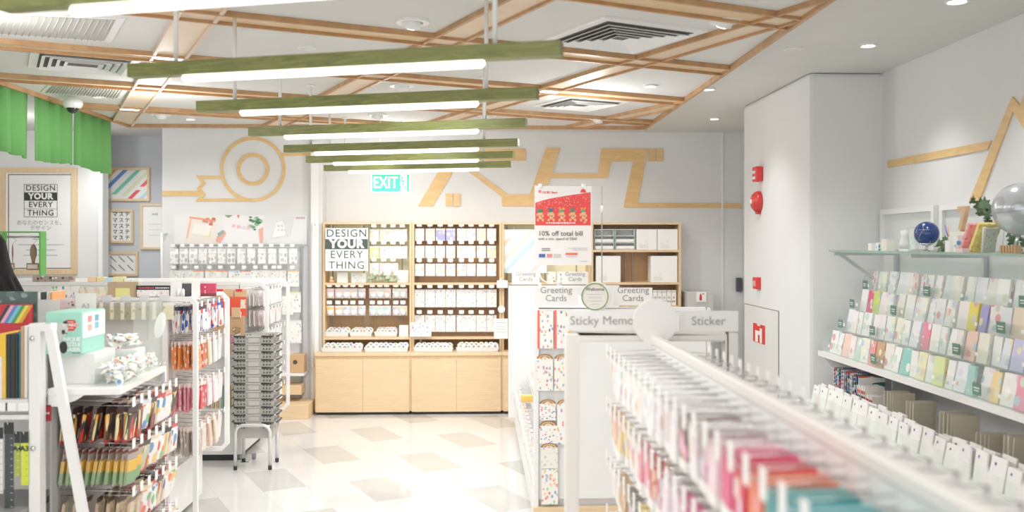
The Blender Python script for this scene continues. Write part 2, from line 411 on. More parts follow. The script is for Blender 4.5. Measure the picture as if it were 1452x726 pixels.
# louvre diffusers
def diffuser(u, v, half, label, dark=True, n=5):
    loc = cz(u, v); t = empty('air_diffuser', loc, label, 'air vent')
    M = Matrix.Translation(loc) @ Matrix.Rotation(ang+R(2), 4, 'Z')
    MB().box(-half, half, -half, half, -.012, 0, M).build('frame', METAL, t)
    MB().box(-half*.84, half*.84, -half*.84, half*.84, -.014, -.011, M).build('duct_opening', mat('duct_dark', '#5a5650' if dark else '#c9c7c2', .8), t)
    for i in range(n):
        r1 = half*(.8-.145*i); r0 = r1-half*.075; b = MB()
        for a in range(4):
            Ma = M @ Matrix.Rotation(math.pi/2*a, 4, 'Z')
            b.poly([Ma @ Vector(q) for q in ((-r1, -r1, -.03), (r1, -r1, -.03), (r0, -r0, -.014), (-r0, -r0, -.014))], (0, 0, .003))
        b.build('blade', METAL, t)
diffuser(880, 50, .33, 'square four-way ceiling air diffuser with dark gaps above the poster')
diffuser(823, 146, .28, 'square ceiling air diffuser between the third beam end and the spotlight', n=4)
diffuser(118, 88, .3, 'pale square ceiling air diffuser at left between two return grilles', dark=False, n=4)
def grille(us, label):
    q = [cz(u, v, CI-.004) for u, v in us]; c = sum(q, Vector())/4; t = empty('return_grille', c, label, 'air vent')
    MB().poly(q, (0, 0, .004)).build('frame', METAL, t)
    k = [c+(p-c)*.9-Vector((0, 0, .002)) for p in q]; m = mat('grille_mesh', '#b7b5ae', .7)
    MB().poly(k, (0, 0, .002)).build('mesh_panel', m, t)
    for i in range(24):
        f = (i+.5)/24; a, b = k[0].lerp(k[1], f), k[3].lerp(k[2], f)
        MB().tube([a-Vector((0, 0, .003)), b-Vector((0, 0, .003))], .003, 4).build('louvre', mat('louvre', '#cfccc5', .6), t)
grille([(-80, 15), (178, 27), (158, 60), (-95, 42)], 'large flat grey return grille at the top left of the ceiling')
grille([(72, 117), (184, 123), (171, 140), (58, 131)], 'smaller flat return grille above the green curtain')
# smoke detector disc + dome camera
t = empty('dome_camera', PZ(103, 142.5, ZB-.006), 'white dome security camera with black eye on the ceiling by the green curtain', 'camera')
l = t.location
MB().lathe(l, [(.07, 0), (.075, -.03), (.06, -.055), (.045, -.06)], 28).build('housing', METAL, t)
MB().ball(l+Vector((0, 0, -.055)), .045, 20, 12).build('dome', mat('camera_dome', '#22242a', .1), t)
MB().lathe(cz(375, 45), [(.12, 0), (.12, -.006), (.09, -.012), (.001, -.012)], 32).build('access_disc', CEILM, label='faint round access disc in the ceiling beside the beam rod', cat='ceiling disc')
# ---- pendant beams
def beam(yc, label):
    xa, xb, zt = -1.395, .265, 2.405
    p, q = Vector((xa, yc+.245, zt)), Vector((xb, yc-.245, zt)); d = (q-p).normalized(); n = Vector((-d.y, d.x, 0)); ln = (q-p).length
    rz = math.atan2(d.y, d.x); base = (p+q)/2-Vector((0, 0, .053))
    t = empty('linear_pendant', (0, 0, 0), label, 'pendant lamp')
    MB().box(-ln/2, ln/2, -.03, .03, 0, .053).build('green_beam', GREENW, t, bevel=.002)
    f0, f1 = -ln/2+.132*ln, -ln/2+.838*ln
    MB().tube([(f0, 0, -.008), (f0+.012, 0, -.01), (f1-.012, 0, -.01), (f1, 0, -.008)], [.008, .017, .017, .008], 12).build('light_tube', mat('tube_glow', '#fff9f2', .4, emit=3.6), t)
    for f in (.115, .86):
        x = -ln/2+f*ln; r = MB().tube([(x, 0, .05), (x, 0, CI-base.z)], .0095, 10).build('rod', METAL, t)
        MB().lathe((x, 0, CI-base.z), [(.03, -.012), (.03, 0)], 20).build('ceiling_cap', METAL, r)
    return t, base, rz, f0, f1, n
ys = [2.45, 3.51, 4.48, 5.53, 6.56, 7.42, 8.29]
lb = ['nearest green oak beam lamp, cut by the top left edge of the photo', 'second green oak beam lamp from the camera', 'third green oak beam lamp from the camera', 'fourth green oak beam lamp from the camera, strongly figured grain',
      'fifth green oak beam lamp from the camera', 'sixth green oak beam lamp, above the lowest one', 'farthest and lowest-looking green oak beam lamp, over the exit sign']
t, base, rz, f0, f1, n = beam(0, lb[0]); pr = Proto(t)
for y, s in zip(ys, lb):
    o = pr.put((base.x+max(0, (4.4-y)*.026), y, base.z), (0, 0, rz), s, 'row of green beam pendant lamps')
    l = bpy.data.lights.new('tube_lamp', 'AREA'); l.shape = 'RECTANGLE'; l.size = f1-f0; l.size_y = .03; l.energy = 13; l.color = (1, .985, .97)
    lo = bpy.data.objects.new('tube_lamp', l); C.objects.link(lo); lo.location = (0, 0, -.03); lo.parent = o
# ---- exit sign
p0, p1 = P(526.5, 246, 8.65), P(581.5, 273, 8.65)
t = empty('exit_sign', ((p0.x+p1.x)/2, 8.65, p1.z), 'green lit EXIT sign with white letters and running figure under the beams', 'exit sign')
bx('housing', (p0.x, p1.x, 8.65, 8.69, p1.z, p0.z), METAL, t)
bx('lit_face', (p0.x+.008, p1.x-.008, 8.643, 8.651, p1.z+.01, p0.z-.01), mat('exit_green', '#18a878', .4, emit=.55), t)
W = mat('exit_white', '#f4fff8', .4, emit=.8); zc = (p0.z+p1.z)/2
text('EXIT', (p0.x+.13, 8.64, zc), .15, W, t, sx=.74, off=.001)
cx = p1.x-.085
MB().box(cx-.005, cx+.055, 8.64, 8.642, zc-.07, zc+.07).build('door_symbol', W, t)
G2 = mat('exit_green2', '#18a878', .4, emit=.55)
b = MB().ball((cx+.012, 8.638, zc+.045), .011, 10, 6, (1, .2, 1))
for q in ([(0, .03), (.012, -.01)], [(.012, -.01), (-.012, -.03)], [(-.012, -.03), (-.022, -.055)], [(.012, -.01), (.03, -.035)], [(.03, -.035), (.024, -.06)], [(.002, .025), (.028, .01)], [(.002, .025), (-.02, .012)]):
    b.tube([(cx+.012+q[0][0], 8.638, zc+q[0][1]), (cx+.012+q[1][0], 8.638, zc+q[1][1])], .0055, 6)
b.build('running_figure', G2, t)
for xx in (p0.x+.08, p1.x-.08): MB().tube([(xx, 8.67, p0.z), (xx, 8.67, CI)], .004, 6).build('hanging_rod', METAL, t)
# ---- murals
def mural(name, polys, Y, label, cat='wall mural', x=None):
    t = None
    for pg in polys:
        pts = [P(u, v, Y) if x is None else PX(u, v, x) for u, v in pg]
        if t is None:
            c = sum(pts, Vector())/len(pts); t = empty(name, c, label, cat)
        th = .008+.0007*polys.index(pg)
        MB().poly(pts, (0, -th, 0) if x is None else (-th, 0, 0)).build('plywood_shape', DECAL, t)
    return t
YM = YD-.001
t = mural('tape_mural', [[(230, 270.5), (284, 270.5), (290, 274.5), (284, 278), (230, 278)],
      [(278, 249), (318, 249), (315, 254), (288, 254), (292.5, 260), (285, 267.3), (292.5, 276), (287, 281.3), (340, 281.3), (352, 285.6), (277, 285.6), (281, 281), (286, 275.5), (279, 267.3), (286, 260)],
      [(400, 216.5), (457, 216.5), (457, 221), (402, 221)]], YM, 'pale plywood mural of a roll of tape on the white display wall')
c = P(358.8, 240, YM); sp_ = F/YM
MB().ring(c, 41/sp_, 45.8/sp_, (1, 0, 0), (0, 0, 1), (0, -.008, 0), 72).build('outer_ring', DECAL, t)
MB().ring(c, 17.5/sp_, 23/sp_, (1, 0, 0), (0, 0, 1), (0, -.008, 0), 48).build('inner_ring', DECAL, t)
YM = YW-.001
mural('letter_mural', [[(457, 216.5), (640, 216.5), (640, 221), (457, 221)], [(592.6, 292.4), (614, 292.4), (661, 212), (640, 212)],
      [(640, 210.7), (745.3, 210.7), (745.3, 228), (640, 228)], [(664, 243), (675, 243), (721, 275.5), (714, 281)],
      [(711.6, 275), (757, 275), (765, 292.4), (711.6, 292.4)], [(745, 292.4), (768, 292.4), (794.5, 209.8), (774.4, 209.8)],
      [(780, 245.7), (848, 245.7), (852.7, 210.7), (919, 210.7), (904, 287.6), (1049.4, 288.4), (1052, 295), (884, 294), (897.4, 229), (867, 229), (862, 252.7), (778, 252.7)],
      [(920.5, 210.7), (928.8, 210.7), (928.8, 229), (919, 229)], [(930.6, 210.7), (940.3, 210.7), (940.3, 229), (930.6, 229)],
      [(632, 274.5), (641.8, 274.5), (641.8, 292.4), (632, 292.4)], [(643.2, 274.5), (652.7, 274.5), (652.7, 292.4), (643.2, 292.4)]], YM,
      'large honey plywood mural of angular Japanese letters above the wooden bookcase')
mural('peak_mural', [[(1259.8, 227.7), (1407, 199.3), (1402, 212), (1259.8, 238)], [(1374, 290), (1388, 290), (1438, 158), (1452, 180), (1462, 196), (1462, 112), (1448, 150), (1437, 137)]], 0,
      'plywood band and mountain peak mural on the right wall', x=XR-.001)
# ---- curtain
t = empty('valance_curtain', (-3.34, 7.4, 2.34), 'bright green fabric valance hanging in panels from the left ceiling edge', 'curtain')
for a, b_ in ((5.6, 6.3), (6.34, 7.08), (7.13, 7.84), (7.89, 8.62)):
    b = MB(); n = 26; prev = None
    for i in range(n+1):
        y = a+(b_-a)*i/n; w = .012*math.sin(y*31)+.006*math.sin(y*77); x = -3.34+w
        zb = 2.335+.012*math.sin(y*5)+.004*math.sin(y*40)
        cur = [b.b.verts.new((x, y, 2.85)), b.b.verts.new((x+w*.4, y, 2.6)), b.b.verts.new((x+w*.6, y, zb))]
        if prev:
            b._f([prev[0], prev[1], cur[1], cur[0]], True); b._f([prev[1], prev[2], cur[2], cur[1]], True)
        prev = cur
    o = b.build('curtain_panel', mat('green_fabric', '#6cb362', .9, bump=.4, bscale=160), t)
    o.modifiers.new('s', 'SOLIDIFY').thickness = .003
MB().tube([(-3.34, 5.5, 2.855), (-3.34, 8.64, 2.855)], .008, 8).build('curtain_rail', METAL, t)
# ================= FRAMED PRINTS =================
def framed(u0, u1, v0, v1, Y, fw, label, fmat=OAK, name='framed_print'):
    a, b = P(u0, v0, Y), P(u1, v1, Y); x0, x1, z1, z0 = a.x, b.x, a.z, b.z; w = fw*Y/F
    t = empty(name, ((x0+x1)/2, Y, z0), label, 'framed print')
    m = MB()
    m.box(x0, x0+w, Y-.03, Y, z0, z1).box(x1-w, x1, Y-.03, Y, z0, z1).box(x0+w, x1-w, Y-.03, Y, z0, z0+w).box(x0+w, x1-w, Y-.03, Y, z1-w, z1)
    m.build('frame', fmat, t)
    bx('print', (x0+w, x1-w, Y-.012, Y-.001, z0+w, z1-w), PAPER, t)
    return t, x0+w, x1-w, z0+w, z1-w, Y-.0125
t, x0, x1, z0, z1, y = framed(2, 110, 238, 389, 9.9, 7, 'large framed DESIGN YOUR EVERY THING poster on the back left wall', OAKZ)
k = 9.9/F
def rect(x0, x1, z0, z1, w, y, m, par, nm='printed_border'):
    MB().box(x0, x0+w, y-.001, y, z0, z1).box(x1-w, x1, y-.001, y, z0, z1).box(x0, x1, y-.001, y, z0, z0+w).box(x0, x1, y-.001, y, z1-w, z1).build(nm, m, par)
a, b = P(11.5, 247, y), P(105, 381, y); rect(a.x, b.x, b.z, a.z, .009, y, DARKG, t)
a, b = P(34, 261, y), P(81.5, 308, y); H = (a.z-b.z)/4
rect(a.x, b.x, b.z, a.z, .005, y, BLACK, t)
bx('black_band', (a.x, b.x, y-.002, y, b.z+2*H, b.z+3*H), BLACK, t); bx('rule_line', (a.x, b.x, y-.001, y, b.z+H-.002, b.z+H+.002), BLACK, t)
xm = (a.x+b.x)/2
for i, (w, mm, of, s) in enumerate((('DESIGN', BLACK, .0, .082), ('YOUR', PAPER, .003, .085), ('EVERY', BLACK, 0, .082), ('THING', BLACK, 0, .082))):
    text(w, (xm, y-.0025, a.z-H*(i+.5)), s, mm, t, off=of+.0008, spacing=1.1)
LG = mat('light_ink', '#a9abab', .6)
text('あなたのセンスを。', (xm, y-.002, P(0, 316, y).z), .055, LG, t); text('デザイン', (xm, y-.002, P(0, 323.5, y).z), .055, LG, t)
for v, s in ((340, 'we make'), (347.5, 'tools and stationery'), (355, 'for every day'), (362.5, 'and every thing')):
    bx('text_line', (xm-.03*len(s)/2.6, xm+.03*len(s)/2.6, y-.0015, y, P(0, v, y).z, P(0, v-.9, y).z), LG, t)
YA = 10.35
t, x0, x1, z0, z1, y = framed(149, 213, 238, 285, YA, 3, 'framed print of slanting coloured tape stripes in the grey alcove')
def stripes(x0, x1, z0, z1, y, par, S, slope=.95):
    """slanted bands clipped to the rectangle"""
    for c0, w, col, f0, f1 in S:
        m = mat('band_'+col, col, .5); pts = []
        zf = lambda f: z0+(z1-z0)*f
        def q(z, c): return c+(z-z0)*slope
        poly = [(q(zf(f0), c0), zf(f0)), (q(zf(f0), c0+w), zf(f0)), (q(zf(f1), c0+w), zf(f1)), (q(zf(f1), c0), zf(f1))]
        for side, lim in ((1, x0), (-1, x1)):
            out = []
            for i in range(len(poly)):
                A, B = poly[i], poly[(i+1) % len(poly)]; ia, ib = (A[0]-lim)*side >= 0, (B[0]-lim)*side >= 0
                if ia: out.append(A)
                if ia != ib:
                    k_ = (lim-A[0])/(B[0]-A[0]); out.append((lim, A[1]+k_*(B[1]-A[1])))
            poly = out
            if not poly: break
        if len(poly) > 2: MB().poly([(px, y, pz) for px, pz in poly], (0, -.001, 0)).build('tape_stripe', m, par)
w = x1-x0
stripes(x0, x1, z0, z1, y, t, [(x0-.33, .05, '#cfe08e', 0, 1), (x0-.25, .05, '#dba86c', .1, .45), (x0-.25, .05, '#dba86c', .6, 1), (x0-.14, .055, '#6d8fd0', .0, 1), (x0-.0, .055, '#7ccbb0', .15, 1), (x0+.12, .05, '#dfe9c0', .1, 1), (x0+.22, .05, '#ea5a68', 0, .3), (x0+.22, .05, '#ea5a68', .42, 1), (x0+.34, .05, '#b9dcf0', 0, 1)], 1.0)
t, x0, x1, z0, z1, y = framed(155, 190, 297, 344.5, YA, 3, 'narrow framed print of repeated katakana letters in the alcove')
for i in range(5):
    for j, ch in enumerate('マステ'):
        text(ch, (x0+(x1-x0)*(.2+.3*j), y-.001, z1-(z1-z0)*(i+.5)/5), .055, BLACK, t, off=.001)
t, x0, x1, z0, z1, y = framed(200, 238, 289, 353.5, YA, 3, 'tall framed print half hidden behind the white display wall edge')
marks(3, (x0+.13, y-.001, z1-.09), .06, .03, LG, t)
for i in range(3): bx('text_line', (x0+.06, x1-.02, y-.001, y, z1-.2-.06*i, z1-.197-.06*i), LG, t)
t, x0, x1, z0, z1, y = framed(150, 196.5, 357, 391, YA, 3, 'small framed print of six little pencils in the alcove')
for i in range(2):
    for j in range(3):
        cx, cz_ = x0+(x1-x0)*(.2+.3*j), z0+(z1-z0)*(.28+.44*i)
        MB().poly([(cx-.035, y, cz_+.03), (cx-.028, y, cz_+.038), (cx+.03, y, cz_-.018), (cx+.036, y, cz_-.034), (cx+.022, y, cz_-.026)], (0, -.001, 0)).build('pencil_drawing', INK, t)
# ================= WHITE DISPLAY WALL =================
def pz(v, Y, x=-2.2): return Zv(v, x, Y)
yb = 9.53
YF = 9.3
t = empty('photo_banner', P(345, 346, YD), 'long white banner of three desk photos above the hanging stamp packs', 'banner')
a, b = P(247, 305, YD-.03), P(435, 346.5, YD-.03)
bx('board', (a.x, b.x, YD-.025, YD-.001, b.z, a.z), mat('banner_white', '#ecebe9', .4), t)
y = YD-.026
def col_panel(u0, u1, v0, v1, m, nm='photo', Y=None, par=None):
    Y = Y or y; a, b = P(u0, v0, Y), P(u1, v1, Y); return bx(nm, (a.x, b.x, Y-.001, Y, b.z, a.z), m, par or t)
col_panel(264, 307, 306, 345, mat('photo_warm', '#eee6dd', .4)); col_panel(316, 373.5, 306, 345, mat('photo_pale', '#f1eff0', .4)); col_panel(375, 433, 306, 345, mat('photo_grey', '#e6e7e9', .4))
yy = y-.0015
SHK = [0]
def shape(pts, col, nm, Y=None, par=None, th=.001):
    Y = Y or yy; SHK[0] += 1; th = .001+.00015*SHK[0]; return MB().poly([P(u, v, Y) for u, v in pts], (0, -th, 0)).build(nm, mat('c'+col, col, .5), par or t)
shape([(269, 307), (306, 312), (306, 314.5), (269, 309.5)], '#f09a78', 'printed_ribbon'); shape([(270, 309), (272, 309), (266, 338), (264, 338)], '#f5b48f', 'printed_ribbon')
for i in range(7):
    u, v = 287+rnd.random()*17, 307+rnd.random()*10; shape([(u, v), (u+5, v+1), (u+4, v+4), (u-1, v+3)], rnd.choice(['#d98a7a', '#c76a55', '#f0c4b0', '#ddb0a0']), 'printed_petal')
shape([(308, 335), (318, 326), (321, 331), (312, 345), (306, 342)], '#e8a894', 'printed_sleeve'); shape([(308, 331), (316, 326), (318, 330), (310, 336)], '#8ab0a8', 'printed_phone')
shape([(294, 328), (299, 328), (298, 336), (293, 336)], '#f5dc9c', 'printed_note'); shape([(275, 316), (300, 320), (296, 335), (272, 331)], '#f6f1ea', 'printed_sheet')
shape([(336, 305), (340, 305), (338, 310)], '#e37a5c', 'printed_petal'); shape([(318, 305), (330, 305), (324, 309)], '#7d9c72', 'printed_leaf')
for i in range(16):
    u, v = 354+rnd.random()*17, 306+rnd.random()*20; r = 2+rnd.random()*2
    shape([(u-r, v), (u, v-r*.6), (min(373, u+r*1.3), v), (u, v+r*.7)], rnd.choice(['#4f8a5c', '#6ba377', '#3c6f4c', '#8dbb95']), 'printed_leaf')
shape([(367, 325), (373, 322), (373, 344), (369, 344)], '#e8b0a0', 'printed_pencil')
for i in range(4): shape([(330+i*7, 318+i), (334+i*7, 318+i), (333+i*7, 322+i), (329+i*7, 322+i)], rnd.choice(['#f0bcc0', '#e9e0f0', '#f5dca8']), 'printed_sticker')
shape([(392, 316), (411, 310), (404, 334), (386, 338)], '#f4f4f5', 'printed_sheet')
for i in range(6): shape([(393+i % 3*5, 320+i//3*6), (396+i % 3*5, 319+i//3*6), (396+i % 3*5, 322+i//3*6)], '#b9bcc4', 'printed_mark')
shape([(400, 309), (418, 306), (411, 335), (408, 335)], '#dfe0e4', 'printed_sheet')
marks(5, P(426, 309, yy-.002), .09, .02, mat('rose_ink', '#d49a96', .5), t)
# wire grid unit with plinth
gu = empty('grid_display_unit', (X(340, 9.3), 9.3, 0), 'white gridwall display unit with pale wood plinth against the display wall', 'display unit')
bx('grid_panel', (X(246, YD), X(437, YD), YD-.012, YD-.004, pz(585, YD), pz(349, YD)), mat('grid_white', '#dcdddf', .4), gu)
for u in (250, 427): bx('upright', (X(u, 9.5), X(u+1.6, 9.5), 9.5, YD-.012, .1, pz(347, 9.5)), mat('slot_metal', '#a9adaf', .35, .6), gu)
bx('top_rail', (X(247, 9.5), X(435, 9.5), 9.49, 9.505, pz(349, 9.5), pz(347, 9.5)), mat('slot_metal', '#a9adaf', .35, .6), gu)
MB().box(X(250, 9.15), X(438, 9.15), 9.12, YD, 0, pz(574, 9.15)).build('plinth', OAK, gu, bevel=.003)
for v in (402, 455, 502): bx('cross_rail', (X(250, 9.5), X(428, 9.5), 9.5, 9.512, pz(v, 9.5), pz(v-1, 9.5)), METAL, gu)
GAR = ['#cfd2d5', '#b4b8bc', '#e0e1e2', '#c2c5c8']
stampM = art('stamp_pack', GAR, '#f0efec', (2, 1, 3), .42, header='#f7f6f4', hfrac=.72, rand=.4)
b = MB().m(CARD).box(-.04, .04, -.002, .002, -.155, 0).m(stampM).box(-.036, .036, -.018, -.002, -.148, -.045)
stamp = b.build('stamp_pack', cat='stamp pack'); stamp.location = (0, 0, 0); stamp = Proto(stamp)
us = [248, 261.5, 275, 288.5, 302, 315, 328.5, 343, 357, 372, 386.5, 402, 416]
def hookmesh(L, rise=.012, r=.0022, tagw=.042, tagh=.03, tm=None):
    """prong along -y from the origin, price tag at its tip"""
    h = MB().tube([(0, 0, 0), (0, -L+.01, -.002), (0, -L, rise)], r, 5).build('display_hook', METAL, label='h', cat='display hook')
    h.location = (0, 0, 0)
    g = MB().box(-tagw/2, tagw/2, -L-.003, -L-.001, rise-.004, rise+tagh-.004).build('price_tag', tm or CARD, h)
    return h
# (the wire prong is built once and copied, each with its own price tag)
hk = Proto(hookmesh(.16))
for i, u in enumerate(us):
    p = P(u+.5, 352.5, 9.45)
    hk.put((p.x, YD-.015, p.z+.01), label=f'{nth(i)} hook from the left in the upper row on the display wall', group='hooks on the display wall')
    stamp.put((p.x, 9.42, p.z), (0, 0, rnd.uniform(-.1, .1)), f'clear stamp pack, {nth(i)} from the left in the row under the photo banner', 'clear stamp packs')
cols = ['#e9e8e5', '#dfe6ec', '#f29c70', '#f4b45c', '#f09068', '#a8c8e0', '#c9785c', '#e4e2df', '#eceae6', '#dedad8', '#e6dede', '#f2b27e']
shm = art('sticker_sheet_grey', ['#a9acb0', '#c4c7ca', '#d2bab2', '#989da0', '#b8c4b8', '#dad2cc'], '#efeeea', (5, 1, 6), .3, header='own', hfrac=.93)
b = MB().box(-.055, .055, -.003, .0, -.16, 0); sh = b.build('sticker_sheet', shm, cat='sticker sheet'); sh.location = (0, 0, 0); sh = Proto(sh)
us2 = [248.5, 265, 281, 299, 314.5, 332, 348, 364, 378, 390, 398, 416]
for i, u in enumerate(us2):
    p = P(u, 383.5, 9.43)
    hk.put((p.x, YD-.015, p.z+.012), label=f'{nth(i)} hook from the left in the second row on the display wall', group='hooks on the display wall')
    sh.put((p.x, 9.43, p.z), (0, 0, 0), f'printed sheet with header strip, {nth(i)} from left in the display wall second row', 'sheets in the second row of the display wall', lin(cols[i]))
for i, (u, v, c, s, lab) in enumerate([(408, 420, '#f2f1ee', 1, 'white sheet partly hidden by the white gondola top'), (418, 414, '#cfe0a8', 1.1, 'pale green sheet right of the white gondola'), (418, 455, '#e7e7e7', 1.2, 'grey patterned sheet below the pale green one')]):
    p = P(u, v, 9.43); sh.put((p.x, 9.43, p.z), (0, 0, 0), lab, None, lin(c), (s, 1, s*1.15))
gm = art('green_sheet', ['#cfe09e', '#dbe8b4'], '#cfe0a0', (3, 1, 4), .4)
a, b_ = P(418, 503, 9.35), P(431, 528.5, 9.35)
t = empty('kraft_box', ((a.x+b_.x)/2, 9.4, b_.z), 'kraft paper box with dark round seal on the display wall shelf', 'box')
bx('carton', (X(411.5, 9.35), b_.x, 9.35, 9.5, b_.z, a.z), KRAFT, t, bevel=.002)
c = P(418.5, 513.5, 9.349); MB().ring(c, .001, .022, (1, 0, 0), (0, 0, 1), (0, -.001, 0), 24).build('round_seal', mat('dark_seal', '#4d4740'), t)
bx('wall_shelf', (X(395, 9.3), X(431, 9.3), 9.3, YD-.01, b_.z-.025, b_.z-.002), METAL, label='small white shelf under the kraft box', cat='shelf')
bx('wooden_block', (X(390, 9.3), X(427, 9.3), 9.3, YD-.02, pz(560, 9.3), pz(547, 9.3)), OAK, label='pale wooden block shelf above the plinth of the display wall', cat='shelf')
# tall white handles
for u, v0, v1, lab in ((228.5, 331, 420, 'slim white bar handle at the left edge of the display wall'), (443.5, 318, 520, 'slim white bar handle at the right edge of the display wall')):
    t = empty('bar_handle', (X(u, 9.4), 9.4, pz(v1, 9.4)), lab, 'handle'); x = X(u, 9.4)
    MB().tube([(x, 9.49 if u > 300 else YD, pz(v0, 9.4)), (x, 9.42, pz(v0, 9.4)), (x, 9.42, pz(v1, 9.4)), (x, 9.49 if u > 300 else YD, pz(v1, 9.4))], .014, 10).build('bar', METAL, t)
# ================= WOODEN BOOKCASE =================
YU = 9.5; YBF = 9.32
zt, zm, zs, zc = pz(315, YU, 0), pz(402.5, YU, 0), pz(479.5, YU, 0), pz(500, YBF, 0)
bays = [(457.5, 584), (584, 711.5), (711.5, 838), (838, 966)]
BACK = wood('warm_back_panel', '#b48c62', '#c49d72', scale=(30, 30, 1.2)); LIT = mat('lit_cream_back', '#f0ecca', .5, emit=.1)  # LIT: bay light put into the sheet's cream colour and faint glow
names = ['left bay of the pale oak bookcase with the DESIGN YOUR sign', 'second bay of the pale oak bookcase filled with hanging sticker packs', 'third bay of the pale oak bookcase, lit and with a striped board', 'right bay of the pale oak bookcase with white cartons']
for i, ((u0, u1), nm) in enumerate(zip(bays, names)):
    x0, x1 = X(u0, YU), X(u1, YU)
    t = empty('bookcase', ((x0+x1)/2, 9.55, 0), nm, 'bookcase')
    for xa in (x0+.001, x1-.024): bx('side_panel', (xa, xa+.022, YU, YW-.005, zc, zt), OAKZ, t, bevel=.001)
    for z, n_ in ((zt-.022, 'top_panel'), (zm-.01, 'shelf'), (zs-.01, 'shelf')): bx(n_, (x0+.023, x1-.024, YU+.002, YW-.02, z, z+.021), OAK, t)
    if i == 3: z3 = pz(356, YU, 0); bx('shelf', (x0+.023, x1-.024, YU+.002, YW-.02, z3-.01, z3+.011), OAK, t)
    bx('back_panel', (x0+.023, x1-.024, YW-.02, YW-.006, zc, zt-.022), BACK, t)
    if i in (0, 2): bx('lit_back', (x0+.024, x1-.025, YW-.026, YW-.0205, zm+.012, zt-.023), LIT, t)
    for xx in (.06, .42, .5, .86): bx('slotted_rail', (x0+(x1-x0)*xx, x0+(x1-x0)*xx+.012, YW-.032, YW-.0265, zs+.02, zt-.03), mat('slot_rail', '#9a938a', .4, .5), t)
    # base cabinet
    y0, y1 = YBF, YU+.3; xb0, xb1 = x0-(.05 if i == 0 else 0), x1
    bx('counter', (xb0, xb1-.002, y0, y1-.02, zc-.03, zc), OAK, t, bevel=.002)
    bx('cabinet_body', (xb0, xb1-.002, y0+.02, y1-.02, .035, zc-.031), OAKZ, t)
    bx('toe_kick', (xb0+.01, xb1-.01, y0+.04, y1-.1, 0, .035), BLACK, t)
    xm = (xb0+xb1)/2
    for (da, db) in ((xb0+.012, xm-.001), (xm+.001, xb1-.014)):
        bx('door', (da, db, y0+.001, y0+.0195, .03, zc-.062), OAK, t, bevel=.001)
def onto(u, v, Y): return P(u, v, Y)
# DESIGN YOUR sign
ys = 9.47; a, b = P(461.5, 323.5, ys), P(521.5, 384, ys)
t = empty('slogan_sign', ((a.x+b.x)/2, ys, b.z), 'white board reading DESIGN YOUR EVERY THING with dark band in the left bookcase bay', 'sign')
bx('board', (a.x, b.x, ys, ys+.012, b.z, a.z), mat('sign_white_glow', '#f3f8f2', .4, emit=.12), t); H = (a.z-b.z)/4; xm = (a.x+b.x)/2  # board given a slight glow to look lit, not a lamp
bx('dark_band', (a.x, b.x, ys-.002, ys, a.z-H*1.98, a.z-H*1.02), DARKG, t)
for i, (w, mm, of, s) in enumerate((('DESIGN', DARKG, .0005, .108), ('YOUR', PAPER, .006, .115), ('EVERY', DARKG, .0, .108), ('THING', DARKG, .0, .108))):
    text(w, (xm, ys-.003, a.z-H*(i+.5)), s, mm, t, off=of, spacing=1.12)
MB().tube([(xm-.15, ys+.006, a.z), (xm-.15, ys+.006, zt-.03)], .002, 5).build('hanging_wire', METAL, t); MB().tube([(xm+.15, ys+.006, a.z), (xm+.15, ys+.006, zt-.03)], .002, 5).build('hanging_wire', METAL, t)
PASTEL = ['#f0cfd5', '#d0dfee', '#f4e6c0', '#cfe6d6', '#e4d6ee', '#f4d6c2', '#dccfc8', '#bfd0e2']
packA = art('pastel_pack', PASTEL, None, (2, 1, 2.4), .42, header='#f6f5f3', hfrac=.86)
packB = art('sticker_dots', ['#6b7a86', '#c98b93', '#8fa8b8', '#a8b89a', '#c9b08a', '#7a7a86'], '#f0f0f0', (6, 1, 9), .26, rand=.8)
b = MB().box(-.046, .046, -.004, .004, -.125, 0); pk = b.build('sticker_pack', packA, cat='sticker pack'); pk.location = (0, 0, 0); pk = Proto(pk)
hb = Proto(hookmesh(.1, tagw=.05, tagh=.035))
def rowpacks(us, vh, proto, what, group, row, bay, cols, dy=0, y=9.57, hook=True, scale=None, depthn=1):
    for i, u in enumerate(us):
        p = P(u, vh, y)
        if hook: hb.put((p.x, y+.04, p.z+.012), label=f'{nth(i)} hook from left in the {row} row, {bay}', group='hooks in the bookcase')
        proto.put((p.x, y+dy, p.z), (0, 0, rnd.uniform(-.08, .08)), f'{what}, {nth(i)} from left in the {row} row, {bay}', group, lin(cols[i % len(cols)]), scale)
        for k_ in range(1, depthn): proto.put((p.x+rnd.uniform(-.004, .004), y+dy+.012*k_, p.z), (0, 0, 0), f'{what} behind the {nth(i)} pack, {row} row, {bay}', group, lin(cols[i % len(cols)]), scale)
L1c = ['#efe6ee', '#f4e2d8', '#f4f2ee', '#f2dfe6']; W1 = ['#f1f1ef', '#efeef2', '#f3f0ea']
bn = 'left bay upper half'
for r, vh in enumerate((325, 349, 373)):
    rowpacks([531, 545, 558, 571][:4 if r < 2 else 3], vh, pk, 'pastel sticker pack', 'sticker packs in the bookcase', ['top', 'second', 'third'][r], bn, [L1c, ['#f2dc9c', '#f3f0e2', '#f4f2ee', '#eef0ee'], W1][r])
bn = 'second bay upper half'
u8 = [595, 610, 624.5, 639, 654.5, 668, 682.5, 697]
rowpacks(u8, 324, pk, 'pastel sticker pack', 'sticker packs in the bookcase', 'top', bn, ['#f2e4e8', '#f3eecf', '#a9a6d8', '#b4b4e0', '#f0e6e4', '#dcdce6', '#f4dfc8', '#efeef0'], depthn=2)
rowpacks(u8, 348.5, pk, 'pastel sticker pack', 'sticker packs in the bookcase', 'second', bn, ['#eef0ee', '#f2f2f2', '#f3f0ec', '#e0e4ee', '#f3ede8', '#dfe9e6', '#f0f0e8', '#ece4c0'], depthn=2)
